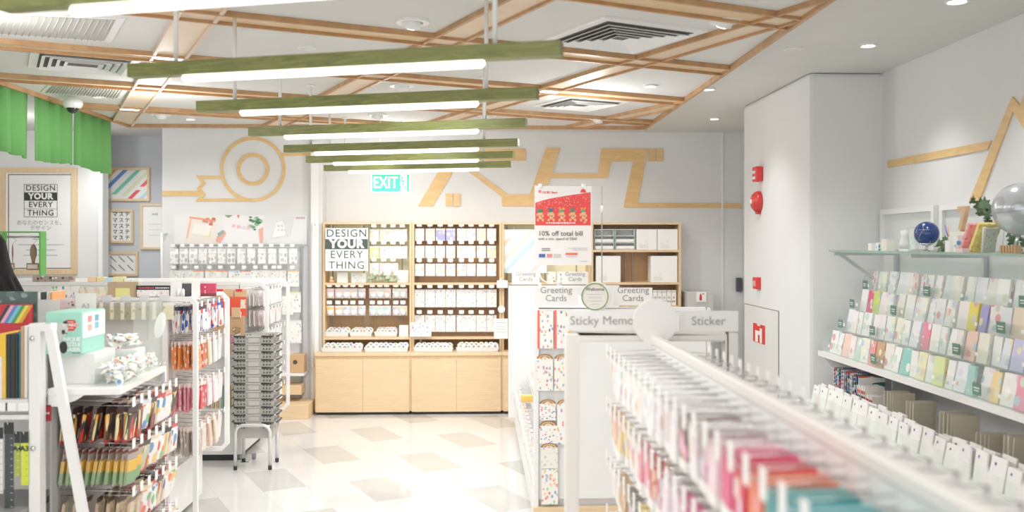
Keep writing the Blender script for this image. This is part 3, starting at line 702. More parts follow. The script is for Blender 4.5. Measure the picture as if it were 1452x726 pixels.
rowpacks(u8, 374, pk, 'pastel sticker pack', 'sticker packs in the bookcase', 'third', bn, ['#f1ecea', '#ecebf2', '#f4eee0', '#f2e8dc', '#f3e6e8', '#ebeaf0', '#f4dfe2', '#efefef'], depthn=2)
b = MB().box(-.05, .05, -.004, .004, -.18, 0); pt_ = b.build('sticker_sheet', packB, cat='sticker sheet'); pt_.location = (0, 0, 0); pt_ = Proto(pt_)
bn = 'second bay lower half'
rowpacks(u8, 410.5, pt_, 'tall sheet of tiny stickers', 'tall sticker sheets in the bookcase', 'upper', bn, ['#ffffff'], depthn=2)
rowpacks(u8, 447, pt_, 'tall sheet of tiny stickers', 'tall sticker sheets in the bookcase', 'lower', bn, ['#ffffff'], scale=(1, 1, .93))
# blister packs with tag, left bay lower rows
b = MB().m(packA).box(-.038, .038, -.002, .002, -.1, 0).m(mat('blister_film', '#eff1f2', .15)).lathe((0, -.014, -.068), [(.001, .028), (.026, .026), (.031, 0), (.026, -.026), (.001, -.028)], 14)
bl = b.build('deco_tape_pack', cat='tape pack'); bl.location = (0, 0, 0); bl = Proto(bl)
bn = 'left bay lower half'; u10 = [468.5, 480.5, 491, 501.5, 513, 529, 539.5, 549, 562, 572]
rowpacks(u10, 409, bl, 'small decoration tape pack', 'tape packs in the bookcase', 'upper', bn, ['#f4d8dc', '#f6dcdc', '#f6e6e2', '#f7d6cc', '#ecdde8', '#f2dfe0', '#f4efe2', '#f7d8c6', '#efefef', '#eeeee6'])
rowpacks(u10, 433.5, bl, 'small decoration tape pack', 'tape packs in the bookcase', 'lower', bn, ['#f6d888', '#f7cfa0', '#d9d4ea', '#eee0d0', '#e4dcea', '#d4ece4', '#d9efe4', '#cdebe4', '#d6cfe0', '#eeeec8'])
# props on the middle shelf, left bay
z = zm+.012
def prop_card(u0, u1, v0, Y, m, label, name='display_card', z0=None, tilt=0, cat='card'):
    a, b = P(u0, v0, Y), P(u1, v0, Y); zz = z0 if z0 is not None else z
    return MB().box(a.x, b.x, Y, Y+.006, zz, a.z).build(name, m, label=label, cat=cat)
prop_card(478, 493, 386, 9.55, PAPER, 'small white note card on the middle shelf under the sign')
prop_card(498, 519, 387, 9.57, art('blue_card', ['#cfe0ee', '#f3e2b8', '#dfe9f2'], '#eff4f6', (4, 1, 4), .4), 'wide pale blue card with flowers on the middle shelf')
t = empty('deer_ornament', P(470, 398, 9.55), 'tiny orange and cream figurine at the left end of the middle shelf', 'ornament')
p = Vector((X(470, 9.55), 9.55, z)); MB().lathe(p, [(.02, 0), (.026, .012), (.018, .03), (.001, .034)], 16).build('body', mat('peach', '#f3b08c'), t); MB().ball(p+Vector((0, 0, .048)), .017).build('head', mat('butter', '#f6dd9c'), t)
prop_card(563, 579, 383, 9.58, PAPER, 'tilted white card with gold heart at the right end of the middle shelf')
LEAF = mat('leaf_green', '#6f8a63', .6); LEAFD = mat('leaf_dark', '#4f6b4a', .6)
def leafbm(b, c, size, yaw, pitch, lobes=True):
    M = Matrix.Translation(Vector(c)) @ Matrix.Rotation(yaw, 4, 'Z') @ Matrix.Rotation(pitch, 4, 'X')
    o = [(0, 0), (.35, -.12), (.62, .05), (.36, .3), (.46, .62), (.16, .6), (0, 1), (-.16, .6), (-.46, .62), (-.36, .3), (-.62, .05), (-.35, -.12)] if lobes else [(0, 0), (.25, .3), (.28, .6), (0, 1), (-.28, .6), (-.25, .3)]
    cen = b.b.verts.new(M @ Vector((0, .3*size, .05*size))); vs = [b.b.verts.new(M @ Vector((x*size, y*size, 0))) for x, y in o]
    for i in range(len(vs)): b._f([cen, vs[i], vs[(i+1) % len(vs)]], True)
def garland(name, pts, n, size, label, mt=LEAF, r=.0025, cat='ivy', spread=.03):
    t = empty(name, pts[0], label, cat); MB().tube(pts, r, 5).build('stem', mat('stem_brown', '#7a7550', .7), t)
    for i in range(n):
        f = i/max(1, n-1)*(len(pts)-1); k_ = min(int(f), len(pts)-2); c = Vector(pts[k_]).lerp(Vector(pts[k_+1]), f-k_)+Vector([rnd.uniform(-spread, spread) for _ in range(3)])
        b = MB(); leafbm(b, c, size*rnd.uniform(.7, 1.2), rnd.uniform(-1.2, 1.2)+(math.pi if rnd.random() < .3 else 0), rnd.uniform(.6, 1.9)); b.build('leaf', mt, t)
    return t
garland('eucalyptus_garland', [P(522, 399, 9.54), P(535, 393, 9.54), P(550, 397, 9.54), P(562, 393, 9.54)], 26, .04, 'grey green leaf garland lying on the middle shelf of the left bay', mat('eucalyptus', '#b3c4a4', .6))
# trays of tape rolls
ROLL = owncol('washi_paper', .5)
RC = ['#f3f1ec', '#f1efec', '#eef0f2', '#f4ecd8', '#f0dcd8', '#d6e2ec', '#f3f2ef', '#dfe9e0', '#ece6f0', '#f0e4cc']
b = MB()
for (r0, r1, z0, z1) in ((.017, .032, 0, .024),):
    b.lathe((0, 0, 0), [(r0, z0), (r1-.001, z0), (r1, z0+.002), (r1, z1-.002), (r1-.001, z1), (r0, z1), (r0, z0)], 22)
ro = b.build('washi_tape_roll', ROLL, cat='tape roll'); ro.location = (0, 0, 0); ro = Proto(ro)
def tray(u0, u1, v1, Y, d, h, label, n, rows, where, flare=.012):
    x0, x1 = X(u0, Y), X(u1, Y); zz = v1
    t = empty('tape_tray', ((x0+x1)/2, Y, zz), label, 'tray')
    b = MB().box(x0, x1, Y, Y+d, zz, zz+.005)
    b.poly([(x0, Y, zz+.005), (x1, Y, zz+.005), (x1+flare, Y-flare, zz+h), (x0-flare, Y-flare, zz+h)], (0, .003, 0))
    b.box(x0, x1, Y+d-.003, Y+d, zz+.005, zz+h*1.3).box(x0, x0+.003, Y+.003, Y+d-.003, zz+.005, zz+h).box(x1-.003, x1, Y+.003, Y+d-.003, zz+.005, zz+h)
    b.build('tray_body', METAL, t)
    k_ = max(4, n)
    for i in range(k_):
        xa = x0+(x1-x0)*(i+.5)/k_
        MB().poly([(xa-.021, Y-flare*.3-.004, zz+.01), (xa+.021, Y-flare*.3-.004, zz+.01), (xa+.021, Y-flare*.8-.006, zz+.01+.028), (xa-.021, Y-flare*.8-.006, zz+.038)], (0, -.0015, 0)).build('price_tag', CARD, t)
    for r in range(rows):
        for i in range(n):
            xa = x0+.03+(x1-x0-.06)*(i+.5*(r % 2)*.6)/max(1, n-1)
            ro.put((min(xa, x1-.02), Y+.045+.055*r, zz+h*.75+.014*r), (R(60)+rnd.uniform(-.3, .3), rnd.uniform(-.4, .4), rnd.uniform(-.8, .8)), f'washi tape roll, {nth(i)} from left, {["front","back"][r]} line of the {where}', 'washi tape rolls', lin(rnd.choice(RC)))
zz = zs+.012
tray(461.5, 493, zz, 9.54, .14, .055, 'white tray of tape rolls at the left of the lower shelf', 5, 2, 'left tray on the lower shelf')
tray(497, 526, zz, 9.54, .14, .055, 'white tray of tape rolls second on the lower shelf', 5, 2, 'second tray on the lower shelf')
tray(532, 562, zz, 9.54, .14, .055, 'white tray of tape rolls third on the lower shelf', 5, 2, 'third tray on the lower shelf')
prop_card(566, 579, 461, 9.56, CARD, 'blank white box front right of the lower shelf trays', 'white_carton', zz, cat='box')
zz = zc+.001
for i, (a_, b_) in enumerate(((457, 512), (518, 577), (588, 641), (648, 706))):
    tray(a_, b_, zz, 9.36, .15, .05, f'long white counter tray of tape rolls, {nth(i)} from the left', 8, 2, f'{nth(i)} counter tray')
# leaning cards, notice and round tag
a, b = P(581.5, 457, 9.4), P(611.5, 477, 9.4)
t = empty('notice_card', ((a.x+b.x)/2, 9.4, zc), 'white leaning card with pink flower sketch between the first two bays', 'card'); bx('card', (a.x, b.x, 9.4, 9.404, b.z, a.z), art('sketch_card', ['#b8b4d0', '#c9c9d4', '#9fb6b0'], '#f7f7f6', (6, 1, 4), .3), t)
MB().ring(P(585.5, 465, 9.399), .001, .012, (1, 0, 0), (0, 0, 1), (0, -.001, 0), 14).build('pink_rose', mat('rose', '#e58aa0'), t)
bx('support', ((a.x+b.x)/2-.01, (a.x+b.x)/2+.01, 9.41, 9.42, zc, b.z+.05), ACR, t)
a, b = P(700.5, 452, 9.38), P(720, 480, 9.38)
t = empty('price_notice', ((a.x+b.x)/2, 9.38, zc), 'white notice sheet with coloured lines at the right of the second bay', 'notice'); bx('sheet', (a.x, b.x, 9.38, 9.383, b.z, a.z), CARD, t)
bx('support', ((a.x+b.x)/2-.01, (a.x+b.x)/2+.01, 9.384, 9.39, zc, b.z+.05), ACR, t)
for v, m in ((455.5, mat('sand_line', '#e4c49a')), (459.5, INK), (465, mat('blue_line', '#7f95c8')), (469, INK), (473, INK)): bx('text_line', (a.x+.02, b.x-.02, 9.379, 9.38, P(0, v, 9.38).z-.003, P(0, v, 9.38).z), m, t)
p = P(711, 438.5, 9.47)
MB().ring(p, .001, .036, (1, 0, 0), (0, 0, 1), (0, .008, 0), 28).build('round_tag', CARD, label='round white tag on the upright beside the second bay', cat='tag')
p = P(713, 404, 9.45); t = empty('label_printer', p-Vector((0, 0, .02)), 'small white box device with a round button clipped to the upright by the second bay', 'device')
MB().box(p.x-.06, p.x+.05, 9.42, 9.49, p.z-.03, p.z+.045).build('case', METAL, t, bevel=.006); MB().tube([(p.x-.02, 9.45, p.z+.045), (p.x-.02, 9.45, p.z+.07)], .01, 10).build('button', METAL, t)
# third bay: striped board + cards
a, b = P(714.5, 325.5, 9.55), P(775, 387, 9.55)
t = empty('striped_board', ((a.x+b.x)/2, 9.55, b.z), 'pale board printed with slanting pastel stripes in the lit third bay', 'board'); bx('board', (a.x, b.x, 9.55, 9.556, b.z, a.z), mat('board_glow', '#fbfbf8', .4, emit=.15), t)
stripes(a.x+.002, b.x-.002, b.z, a.z, 9.549, t, [(a.x-.3, .05, '#f8dcc8', .3, .8), (a.x-.15, .05, '#fbe6d8', .2, 1), (a.x-.03, .06, '#c8e2f2', 0, 1), (a.x+.12, .04, '#eef3e0', 0, 1), (a.x+.25, .05, '#f6dfd8', 0, 1)])
MB().tube([(a.x+.1, 9.553, a.z), (a.x+.1, 9.553, zt-.03)], .002, 5).build('hanging_wire', METAL, t)
cc = art('tag_card', ['#e8b050', '#6aa58c', '#d98a6a', '#7aa0c0'], '#f6f5f0', (3, 1, 3), .3, foot=None)
b = MB().box(-.042, .042, 0, .003, 0, .11); cd = b.build('greeting_card', cc, cat='greeting card'); cd.location = (0, 0, 0); cd = Proto(cd)
for i, u in enumerate((782, 796, 812, 826)):
    p = P(u, 376, 9.52); cd.put((p.x, 9.53+.01*(i % 2), zm+.012), (0, 0, 0), f'small illustrated card standing on the third bay shelf, {nth(i)} from the left', 'small cards on the third bay shelf', scale=(1, 1, 1))
# right bay cartons
def carton(u0, u1, v0, z0, Y, label, dots=True, d=.18):
    a, b = P(u0, v0, Y), P(u1, v0, Y); t = empty('storage_carton', ((a.x+b.x)/2, Y+d/2, z0), label, 'box')
    MB().box(a.x, b.x, Y, Y+d, z0, a.z).build('carton', CARD, t, bevel=.002)
    if dots:
        for k_ in range(5):
            x = a.x+.03+.018*k_; hh = rnd.uniform(.02, .05); rect(x, x+.014, z0+.02, z0+.02+hh, .0015, Y, mat('line_art', '#b3b5b6'), t, 'line_drawing')
        MB().ring((a.x+.1, Y, z0+.085), .006, .008, (1, 0, 0), (0, 0, 1), (0, -.001, 0), 12).build('drawn_flower', mat('flower_yellow', '#d8cf7a'), t)
    return t
z3 = pz(356, YU, 0)+.012; zmm = zm+.012
carton(902.5, 931.5, 325, z3, 9.53, 'white carton with line drawing, left of two on the right bay top shelf')
carton(932.5, 961, 325, z3, 9.53, 'white carton with line drawing, rightmost on the right bay top shelf')
carton(845, 880, 363, zmm, 9.53, 'large white square carton at the left of the second shelf in the right bay')
carton(923, 960.5, 363, zmm, 9.53, 'large white square carton at the right of the second shelf in the right bay')
for i, (u0, u1) in enumerate(((843, 871), (872.5, 900.5))):
    a, b = P(u0, 325, 9.53), P(u1, 325, 9.53); t = empty('drawer_organizer', ((a.x+b.x)/2, 9.6, z3), f'open white compartment organizer, {"left" if i == 0 else "right"} one on the top shelf of the right bay', 'organizer')
    bx('back', (a.x, b.x, 9.7, 9.705, z3, a.z), METAL, t)
    for xx in (a.x, b.x-.004): bx('side', (xx, xx+.004, 9.53, 9.7, z3, a.z), mat('green_edge', '#cfe4dc', .3), t)
    for f in (0, .33, .66, .97): bx('tier', (a.x+.004, b.x-.004, 9.535, 9.7, z3+(a.z-z3)*f, z3+(a.z-z3)*f+.005), METAL, t)
    for f in (.05, .38): bx('drawer_front', (a.x+.01, b.x-.01, 9.54, 9.543, z3+(a.z-z3)*f, z3+(a.z-z3)*(f+.14)), CARD, t)
b = MB().m(CARD).box(-.026, .026, 0, .05, 0, .155).m(mat('line_art', '#b3b5b6')).box(-.018, .018, -.001, 0, .03, .05).box(-.01, .012, -.001, 0, .07, .09).m(mat('green_line', '#6fae96')).box(-.026, .026, -.001, 0, .135, .139)
sb = b.build('slim_carton', cat='box'); sb.location = (0, 0, 0); sb = Proto(sb)
for i in range(8): sb.put((X(909+6.6*i, 9.55), 9.55, pz(433, 9.55, 1.6)), (0, 0, 0), f'slim white carton, {nth(i)} from the left on the third shelf of the right bay', 'slim cartons in the right bay')
bx('carton_shelf', (X(842, 9.51), X(962, 9.51), 9.51, 9.76, pz(433, 9.55, 1.6)-.018, pz(433, 9.55, 1.6)-.001), OAK, label='oak shelf board carrying the slim white cartons', cat='shelf')
# ================= RIGHT WALL, COLUMN, EXTINGUISHER =================
def column_item(v, u, name, label, cat): 
    p = PX(u, v, XC-.002); return p
# siren, bell, call point, hatch, hose pictogram on the column's left face (x = XC)
p = PX(1079.5, 247, XC); t = empty('fire_siren', (XC-.03, p.y, p.z-.06), 'red square fire siren with white label, topmost on the column', 'alarm')
MB().box(XC-.06, XC-.0005, p.y-.055, p.y+.055, p.z-.06, p.z+.06).build('case', RED, t, bevel=.01)
marks(3, (XC-.0605, p.y, p.z+.015), .07, .025, PAPER, t, 'left'); bx('label_plate', (XC-.0615, XC-.06, p.y-.035, p.y+.035, p.z-.04, p.z-.02), PAPER, t)
p = PX(1077.5, 286, XC); t = empty('fire_bell', (XC-.04, p.y, p.z-.08), 'round red fire alarm bell below the siren on the column', 'alarm')
MX = Matrix.Rotation(R(-90), 3, 'Y')
MB().lathe((XC-.0005, p.y, p.z), [(.085, 0), (.088, .012), (.08, .04), (.055, .062), (.02, .07), (.001, .072)], 32, MX).build('gong', mat('bell_red', '#c9302e', .25), t)
MB().lathe((XC-.07, p.y, p.z), [(.02, 0), (.018, .006), (.001, .007)], 16, MX).build('centre_badge', PAPER, t)
MB().box(XC-.03, XC-.001, p.y-.03, p.y+.03, p.z-.1, p.z-.08).build('mounting_box', mat('bell_red', '#c9302e', .25), t)
p = PX(1076.5, 401.5, XC); t = empty('call_point', (XC-.02, p.y, p.z-.05), 'small red break-glass call point on the column above the hatch', 'alarm')
MB().box(XC-.04, XC-.0005, p.y-.05, p.y+.05, p.z-.048, p.z+.048).build('case', RED, t, bevel=.005); bx('glass_window', (XC-.0415, XC-.04, p.y-.03, p.y+.03, p.z-.025, p.z+.02), mat('pinkish_glass', '#e8a8a4', .2), t)
a, b = PX(1056.5, 431, XC), PX(1104.5, 490, XC)
t = empty('service_hatch', (XC, (a.y+b.y)/2, .7), 'flush grey hatch door on the column carrying the red fire hose sign', 'hatch')
HM = mat('hatch_paint', '#dededc', .6)
MB().box(XC-.006, XC-.0005, b.y, a.y, .5, a.z).build('hatch_door', HM, t)
rz_ = mat('hatch_gap', '#8a8886', .8)
MB().box(XC-.0065, XC-.001, b.y-.006, b.y, .5, a.z+.006).box(XC-.0065, XC-.001, a.y, a.y+.006, .5, a.z+.006).box(XC-.0065, XC-.001, b.y, a.y, a.z, a.z+.006).build('shadow_gap', rz_, t)
a, b = PX(1069.5, 457.5, XC), PX(1086, 489, XC); ym, zm2 = (a.y+b.y)/2, (a.z+b.z)/2
t = empty('fire_hose_sign', (XC-.008, ym, b.z), 'red and white fire hose pictogram sign on the grey hatch', 'sign')
bx('plate', (XC-.01, XC-.0065, b.y, a.y, b.z, a.z), RED, t)
q = (a.y-b.y)/2
MB().box(XC-.0115, XC-.01, ym-q*.55, ym-q*.2, zm2-.07, zm2+.045).box(XC-.0115, XC-.01, ym+q*.15, ym+q*.6, zm2-.07, zm2+.02).box(XC-.0115, XC-.01, ym-q*.2, ym+q*.15, zm2-.01, zm2+.02).build('pictogram', PAPER, t)
marks(3, (XC-.0101, ym, zm2+.07), .08, .02, PAPER, t, 'left')
# light switch box and grey cabinet at back wall
p = P(1046, 405, 9.5); t = empty('card_reader', (p.x, YW, p.z-.07), 'black wall reader box beside the column edge on the back wall', 'device')
xr = p.x-.0; MB().box(X(1043, YW)+.0, X(1050, YW), YW-.05, YW-.0005, P(0, 415, YW).z, P(0, 395, YW).z).build('case', mat('dark_case', '#4a4c50', .4), t, bevel=.004)
a, b = P(975, 414.5, 9.4), P(1012, 414.5, 9.4)
t = empty('extinguisher_cabinet', ((a.x+b.x)/2, 9.55, 0), 'low grey cabinet with fire extinguisher sign near the column', 'cabinet')
CG = mat('cabinet_grey', '#c9c8c4', .5)
MB().box(a.x, b.x, 9.4, 9.78, 0, a.z).build('carcass', CG, t, bevel=.004); bx('door', (a.x+.02, b.x-.02, 9.392, 9.399, .1, a.z-.25), CG, t)
c = P(994.5, 421, 9.39); s = t
bx('sign_plate', (c.x-.05, c.x+.05, 9.385, 9.399, c.z-.05, c.z+.05), CARD, t)
MB().lathe((c.x-.008, 9.384, c.z-.035), [(.012, 0), (.013, .045), (.006, .058), (.005, .068)], 14, Matrix.Diagonal(Vector((1, .1, 1)))).build('extinguisher_symbol', RED, t)
bx('flame_symbol', (c.x+.008, c.x+.026, 9.383, 9.385, c.z+.026, c.z+.036), RED, t)
# white slat frames on the right wall
for i, (y0, y1) in enumerate(((5.57, 6.33), (4.55, 5.5), (3.6, 4.48))):
    t = empty('wall_frame', (XR-.01, (y0+y1)/2, 1.66), f'white rectangular wall frame behind the glass shelf, {nth(i)} from the column', 'wall frame', 'wall frames'); w = .035
    MB().box(XR-.03, XR-.001, y0, y0+w, 1.66, 1.93).box(XR-.03, XR-.001, y1-w, y1, 1.66, 1.93).box(XR-.03, XR-.001, y0+w, y1-w, 1.93-w, 1.93).build('frame', METAL, t)
    bx('inset_panel', (XR-.008, XR-.0005, y0+w, y1-w, 1.66, 1.93-w), mat('inset_grey', '#dfe1e1', .5), t)
bx('wall_panel', (XR-.012, XR-.0005, 3.0, 6.3, .95, 1.64), mat('gloss_panel', '#e4e5e4', .3), label='glossy pale grey wall panel between the glass shelf and the card pockets', cat='wall panel')
# glass shelf
ZG = 1.655
t = empty('glass_shelf', (2.54, 4.6, ZG), 'long green-edged glass shelf on metal brackets along the right wall', 'shelf')
for y0, y1 in ((5.0, 6.12), (3.86, 4.985), (3.0, 3.845)):
    o = MB().box(2.31, XR-.035, y0, y1, ZG-.012, ZG).build('glass_pane', GLASS, t); 
    MB().box(2.308, 2.3099, y0, y1, ZG-.012, ZG).build('green_edge', mat('glass_edge', '#8fb0a4', .2), o)
SIL = mat('bracket_metal', '#c6c9ca', .3, .7)
for i, y in enumerate((6.08, 5.0, 3.86, 3.05)):
    q = MB().box(2.33, XR-.04, y-.01, y+.01, ZG-.034, ZG-.0125).poly([(2.36, y-.008, ZG-.034), (2.40, y-.008, ZG-.034), (2.62, y-.008, 1.46), (2.59, y-.008, 1.46)], (0, .016, 0)) if i == 0 else MB().box(2.33, XR-.04, y-.01, y+.01, ZG-.034, ZG-.0125)
    q.box(XR-.04, XR-.013, y-.012, y+.012, 1.4, ZG-.0)
    q.build('bracket', SIL, t)
# card pocket display
t = empty('card_shelf', (2.5, 4.6, .9), 'white sloping wall shelf carrying four tiers of greeting card pockets', 'shelf')
MB().box(2.27, XR-.013, 3.0, 6.2, .955, .98).build('shelf_board', METAL, t, bevel=.002)
MB().box(2.265, 2.2695, 3.0, 6.2, .95, .985).build('front_lip', METAL, t)
for y in (6.18, 3.0): MB().poly([(2.28, y, .955), (XR-.013, y, .955), (XR-.013, y, .7), (2.5, y, .7)], (0, .02, 0)).build('end_bracket', METAL, t)
tiers = [(2.285, .985, 'bottom'), (2.385, 1.125, 'third'), (2.47, 1.255, 'second'), (2.55, 1.38, 'top')]
ar = empty('acrylic_rack', (2.5, 4.6, .98), 'clear acrylic four-tier pocket rack along the right wall', 'rack')
for x, z, nm in tiers:
    y = 3.05
    MB().box(x-.004, x-.001, 3.02, 6.15, z, z+.07).build('pocket_front', ACR, ar)
    MB().box(x-.001, x+.085, 3.02, 6.15, z-.003, z-.0005).build('pocket_floor', ACR, ar)
    MB().poly([(x-.004, 6.15, z), (x+.085, 6.15, z), (x+.085, 6.15, z+.15), (x+.03, 6.15, z+.15), (x-.004, 6.15, z+.07)], (0, .003, 0)).build('pocket_end', ACR, ar)
CARDC = ['#efcdd0', '#c6deda', '#f3e6bc', '#ccd2ea', '#f0d2bc', '#d6e4cc', '#e4a0a8', '#bccfe0', '#e6dcee', '#dcd2c4', '#ffffff', '#f4f2ee']
cm = art('greeting_print', CARDC, None, (1.5, 1.5, 2.1), .34, foot='own', ffrac=.12)
b = MB().box(-.003, .003, -.05, .05, 0, .145).box(.0035, .0095, -.049, .051, 0, .144).box(.010, .016, -.051, .049, 0, .146)
ca = b.build('greeting_card_stack', cm, cat='greeting cards'); ca.location = (0, 0, 0); ca = Proto(ca)
cw = Proto(MB().box(-.003, .003, -.036, .036, 0, .14).box(.0035, .0095, -.035, .037, 0, .139).build('slim_card_stack', cm, cat='greeting cards')); cw.o.location = (0, 0, 0)
ptg = Proto(MB().box(-.001, .0, -.012, .012, 0, .018).build('price_sticker', CARD, cat='price label')); ptg.o.location = (0, 0, 0)
LC = ['#f5f4f1', '#f4eee8', '#eef1f3', '#f6ecec', '#f3f1e2', '#eceff6', '#f6f5f2', '#f4f3ef', '#e9f0ec']
AC = {'top': {6: '#f3e0d8'}, 'second': {1: '#e0527c', 2: '#cfe06a', 13: '#e9d85c', 14: '#a8a4e0', 17: '#f0dcc4', 18: '#f0d8c0', 19: '#f2dcc8', 21: '#4a4c4e', 22: '#e48aa4', 23: '#4f5f98'},
      'third': {10: '#f08aa0', 15: '#f4d0c0', 19: '#c8c8ee', 20: '#c8ccf0', 21: '#e9e6a4', 22: '#e6e49c', 23: '#dbe4a0'}, 'bottom': {2: '#f4cfc0', 4: '#c4dcd0', 6: '#ef9a9a', 7: '#c8a078', 10: '#8cccc4', 12: '#f0eac0', 14: '#dfe9a8', 17: '#a8d4d0', 19: '#f4d89c', 21: '#f09ab4', 22: '#f0a0b8', 24: '#f6c0a8'}}
for x, z, nm in tiers:
    y = 6.1; i = 0
    while y > 3.1:
        w = rnd.choice([.085, .11, .11]) ; slim = w < .1
        col = AC[nm].get(i, LC[(i*5+len(nm)) % len(LC)])
        lab = f'greeting cards in the {nm} pocket tier, {nth(i)} stack from the column end'
        (cw if slim else ca).put((x+.015+rnd.uniform(0, .02), y-w/2, z), (0, R(rnd.uniform(6, 13)), rnd.uniform(-.06, .06)), lab, 'greeting card stacks in wall pockets', lin(col))
        if i % 2 == 0: ptg.put((x-.0045, y-w/2, z+.035), label=f'small white price sticker under the {nth(i)} card stack of the {nm} tier', group='price stickers on the pocket rack')
        y -= w+.003; i += 1
for i, (ti, y) in enumerate(((3, 6.1), (2, 6.12), (1, 6.1), (3, 5.25), (2, 5.5), (1, 5.6), (0, 5.35), (2, 4.35), (1, 4.6), (0, 4.22), (3, 4.3))):
    x, z, nm = tiers[ti]
    t = MB().m(mat('tab_green', '#5f8474')).box(x-.009, x-.0055, y-.035, y+.035, z+.02, z+.075).m(PAPER).box(x-.0095, x-.009, y-.025, y+.025, z+.05, z+.055).box(x-.0095, x-.009, y-.02, y+.02, z+.038, z+.042).build('category_tab', label=f'small green category tab on the {nm} card tier, ' + ['at the column end', 'at the column end', 'at the column end', 'a third of the way along', 'beyond the yellow card', 'a fifth of the way along', 'beside the peach cards', 'below the dark card', 'beside the lilac cards', 'nearest the camera', 'near the silver globe'][i], cat='tab', group='green category tabs')
# lower display under the shelf
t = empty('lower_display_table', (2.45, 4.5, 0), 'white low display counter under the card shelf on the right wall', 'counter')
MB().box(2.12, XR-.013, 2.6, 6.2, .06, .66).build('cabinet', METAL, t, bevel=.004); bx('kick', (2.2, XR-.03, 2.65, 6.15, 0, .06), mat('kick_grey', '#9a9a98'), t)
bx('acrylic_divider', (2.13, 2.133, 2.65, 6.15, .66, .74), ACR, t)
bk = Proto(MB().box(0, .16, -.004, .004, 0, .22).build('notebook', art('striped_cover', ['#3a5fae', '#e8ecf2', '#cf4a3c', '#2f6c5c'], None, (1, 1, 9), .5, rand=0, foot='own'), cat='notebook')); bk.o.location = (0, 0, 0)
i = 0
for y, col in [(6.1, '#f4f4f2'), (6.08, '#eef0f4'), (6.055, '#f4f4f2'), (6.03, '#f2f4f4'), (5.99, '#dfe6f0'), (5.965, '#eef2f6'), (5.94, '#3a5fae'), (5.925, '#e8b050'), (5.9, '#27408a'), (5.87, '#f3f2ee'), (5.85, '#f3f2ee'), (5.83, '#f0f0ee'), (5.80, '#3fa088'), (5.77, '#f4efe8'), (5.74, '#2f8f78'), (5.71, '#f4efe8')]:
    bk.put((2.34, y, .661), (R(rnd.uniform(-4, 2)), 0, R(rnd.uniform(-6, 6))), f'upright notebook under the card shelf, {nth(i)} from the column', 'notebooks under the card shelf', lin(col)); i += 1
sp2 = Proto(MB().m(mat('cream_cover', '#f0ebe2')).box(0, .12, -.006, .006, 0, .2).m(RED).box(-.001, .0, -.007, .007, .03, .05).box(-.001, 0, -.007, .007, .09, .11).box(-.001, 0, -.007, .007, .15, .17).m(BLACK).box(-.0012, 0, -.007, .007, .06, .075).box(-.0012, 0, -.007, .007, .12, .135).build('memo_pad', cat='notebook')); sp2.o.location = (0, 0, 0)
for i in range(9): sp2.put((2.3, 5.62-.024*i, .661), (R(rnd.uniform(-3, 3)), 0, 0), f'memo pad with red and black banded spine, {nth(i)} from the column', 'banded memo pads under the card shelf', scale=(1, 1, .9 if i < 5 else .7))
PB = mat('beige_board', '#d3cbb6', .7)
en = Proto(MB().m(PB).box(-.0, .12, -.003, .003, 0, .19).build('beige_envelope_pack', cat='envelope pack')); en.o.location = (0, 0, 0)
i = 0
for y0, n_, s in ((5.33, 6, 1), (5.05, 7, .95), (4.68, 9, 1), (4.33, 6, .8), (4.1, 5, 1), (3.8, 6, .95), (3.5, 6, .9)):
    for k_ in range(n_):
        en.put((2.33+.01*(k_ % 3), y0-.013*k_, .661), (R(rnd.uniform(2, 7)), 0, R(rnd.uniform(-10, 10))), f'beige envelope pack on the low counter, {nth(i)} from the column end', 'beige envelope packs under the card shelf', scale=(1, 1, s)); i += 1
wp = Proto(MB().m(CARD).box(-.004, .004, -.054, .054, 0, .13).m(mat('navy_dot', '#4a4f8c')).box(-.0048, -.004, .015, .027, .095, .107).build('white_memo_block', cat='memo block')); wp.o.location = (0, 0, 0)
i = 0
for y in [6.0-.125*k_ for k_ in range(26)]:
    for d in (0, .03, .055):
        wp.put((2.17+d, y+d*.4, .661), (0, R(rnd.uniform(4, 12)), rnd.uniform(-.1, .1)), f'white memo block on the low counter, {["front","middle","rear"][int(d/.027)]} in the {nth(i)} bunch from the column', 'white memo blocks on the low counter', scale=(1, 1, rnd.uniform(.85, 1.1)))
    i += 1
# things on the glass shelf
def sx(u, x=2.5): return PX(u, 350, x).y
t = empty('star_globe', (2.5, sx(1314), ZG), 'small dark blue star globe on a clear stand on the glass shelf', 'globe')
c = Vector((2.5, sx(1314), ZG+.1)); gl = art('night_sky', ['#c8d6ea', '#8fa8d0', '#5878b0'], '#1f3a78', (9, 9, 9), .14, jitter=0, rough=.2)
MB().ball(c, .067, 32, 20).build('sphere', gl, t)
MB().lathe((c.x, c.y, ZG), [(.045, 0), (.045, .004), (.008, .008), (.006, .03), (.03, .036), (.038, .045)], 24).build('stand', CHROME, t)
for k_ in range(9):
    M = Matrix.Rotation(rnd.uniform(0, 3.14), 3, 'Z') @ Matrix.Rotation(rnd.uniform(0, 3.14), 3, 'X'); a0 = rnd.uniform(0, 6.28)
    MB().tube([c+M @ Vector((math.cos(a0+q*.12), math.sin(a0+q*.12), 0))*.0675 for q in range(9)], .0006, 4).build('constellation_line', PAPER, t)
yg = sx(1447, 2.5); c = Vector((2.5, yg, ZG+.203)); r = .121
t = empty('silver_globe', (2.5, yg, ZG), 'large silver grey globe on a chrome rod at the right edge of the glass shelf', 'globe')
SG = art('silver_map', ['#b9c0c4', '#c2c0b0', '#bcc2c6', '#aab2b8'], '#cbcfd4', (2.4, 2.4, 2.4), .42, jitter=0, rough=.18); SG.node_tree.nodes['Principled BSDF'].inputs['Metallic'].default_value = .35
MB().ball(c, r, 40, 24).build('sphere', SG, t)
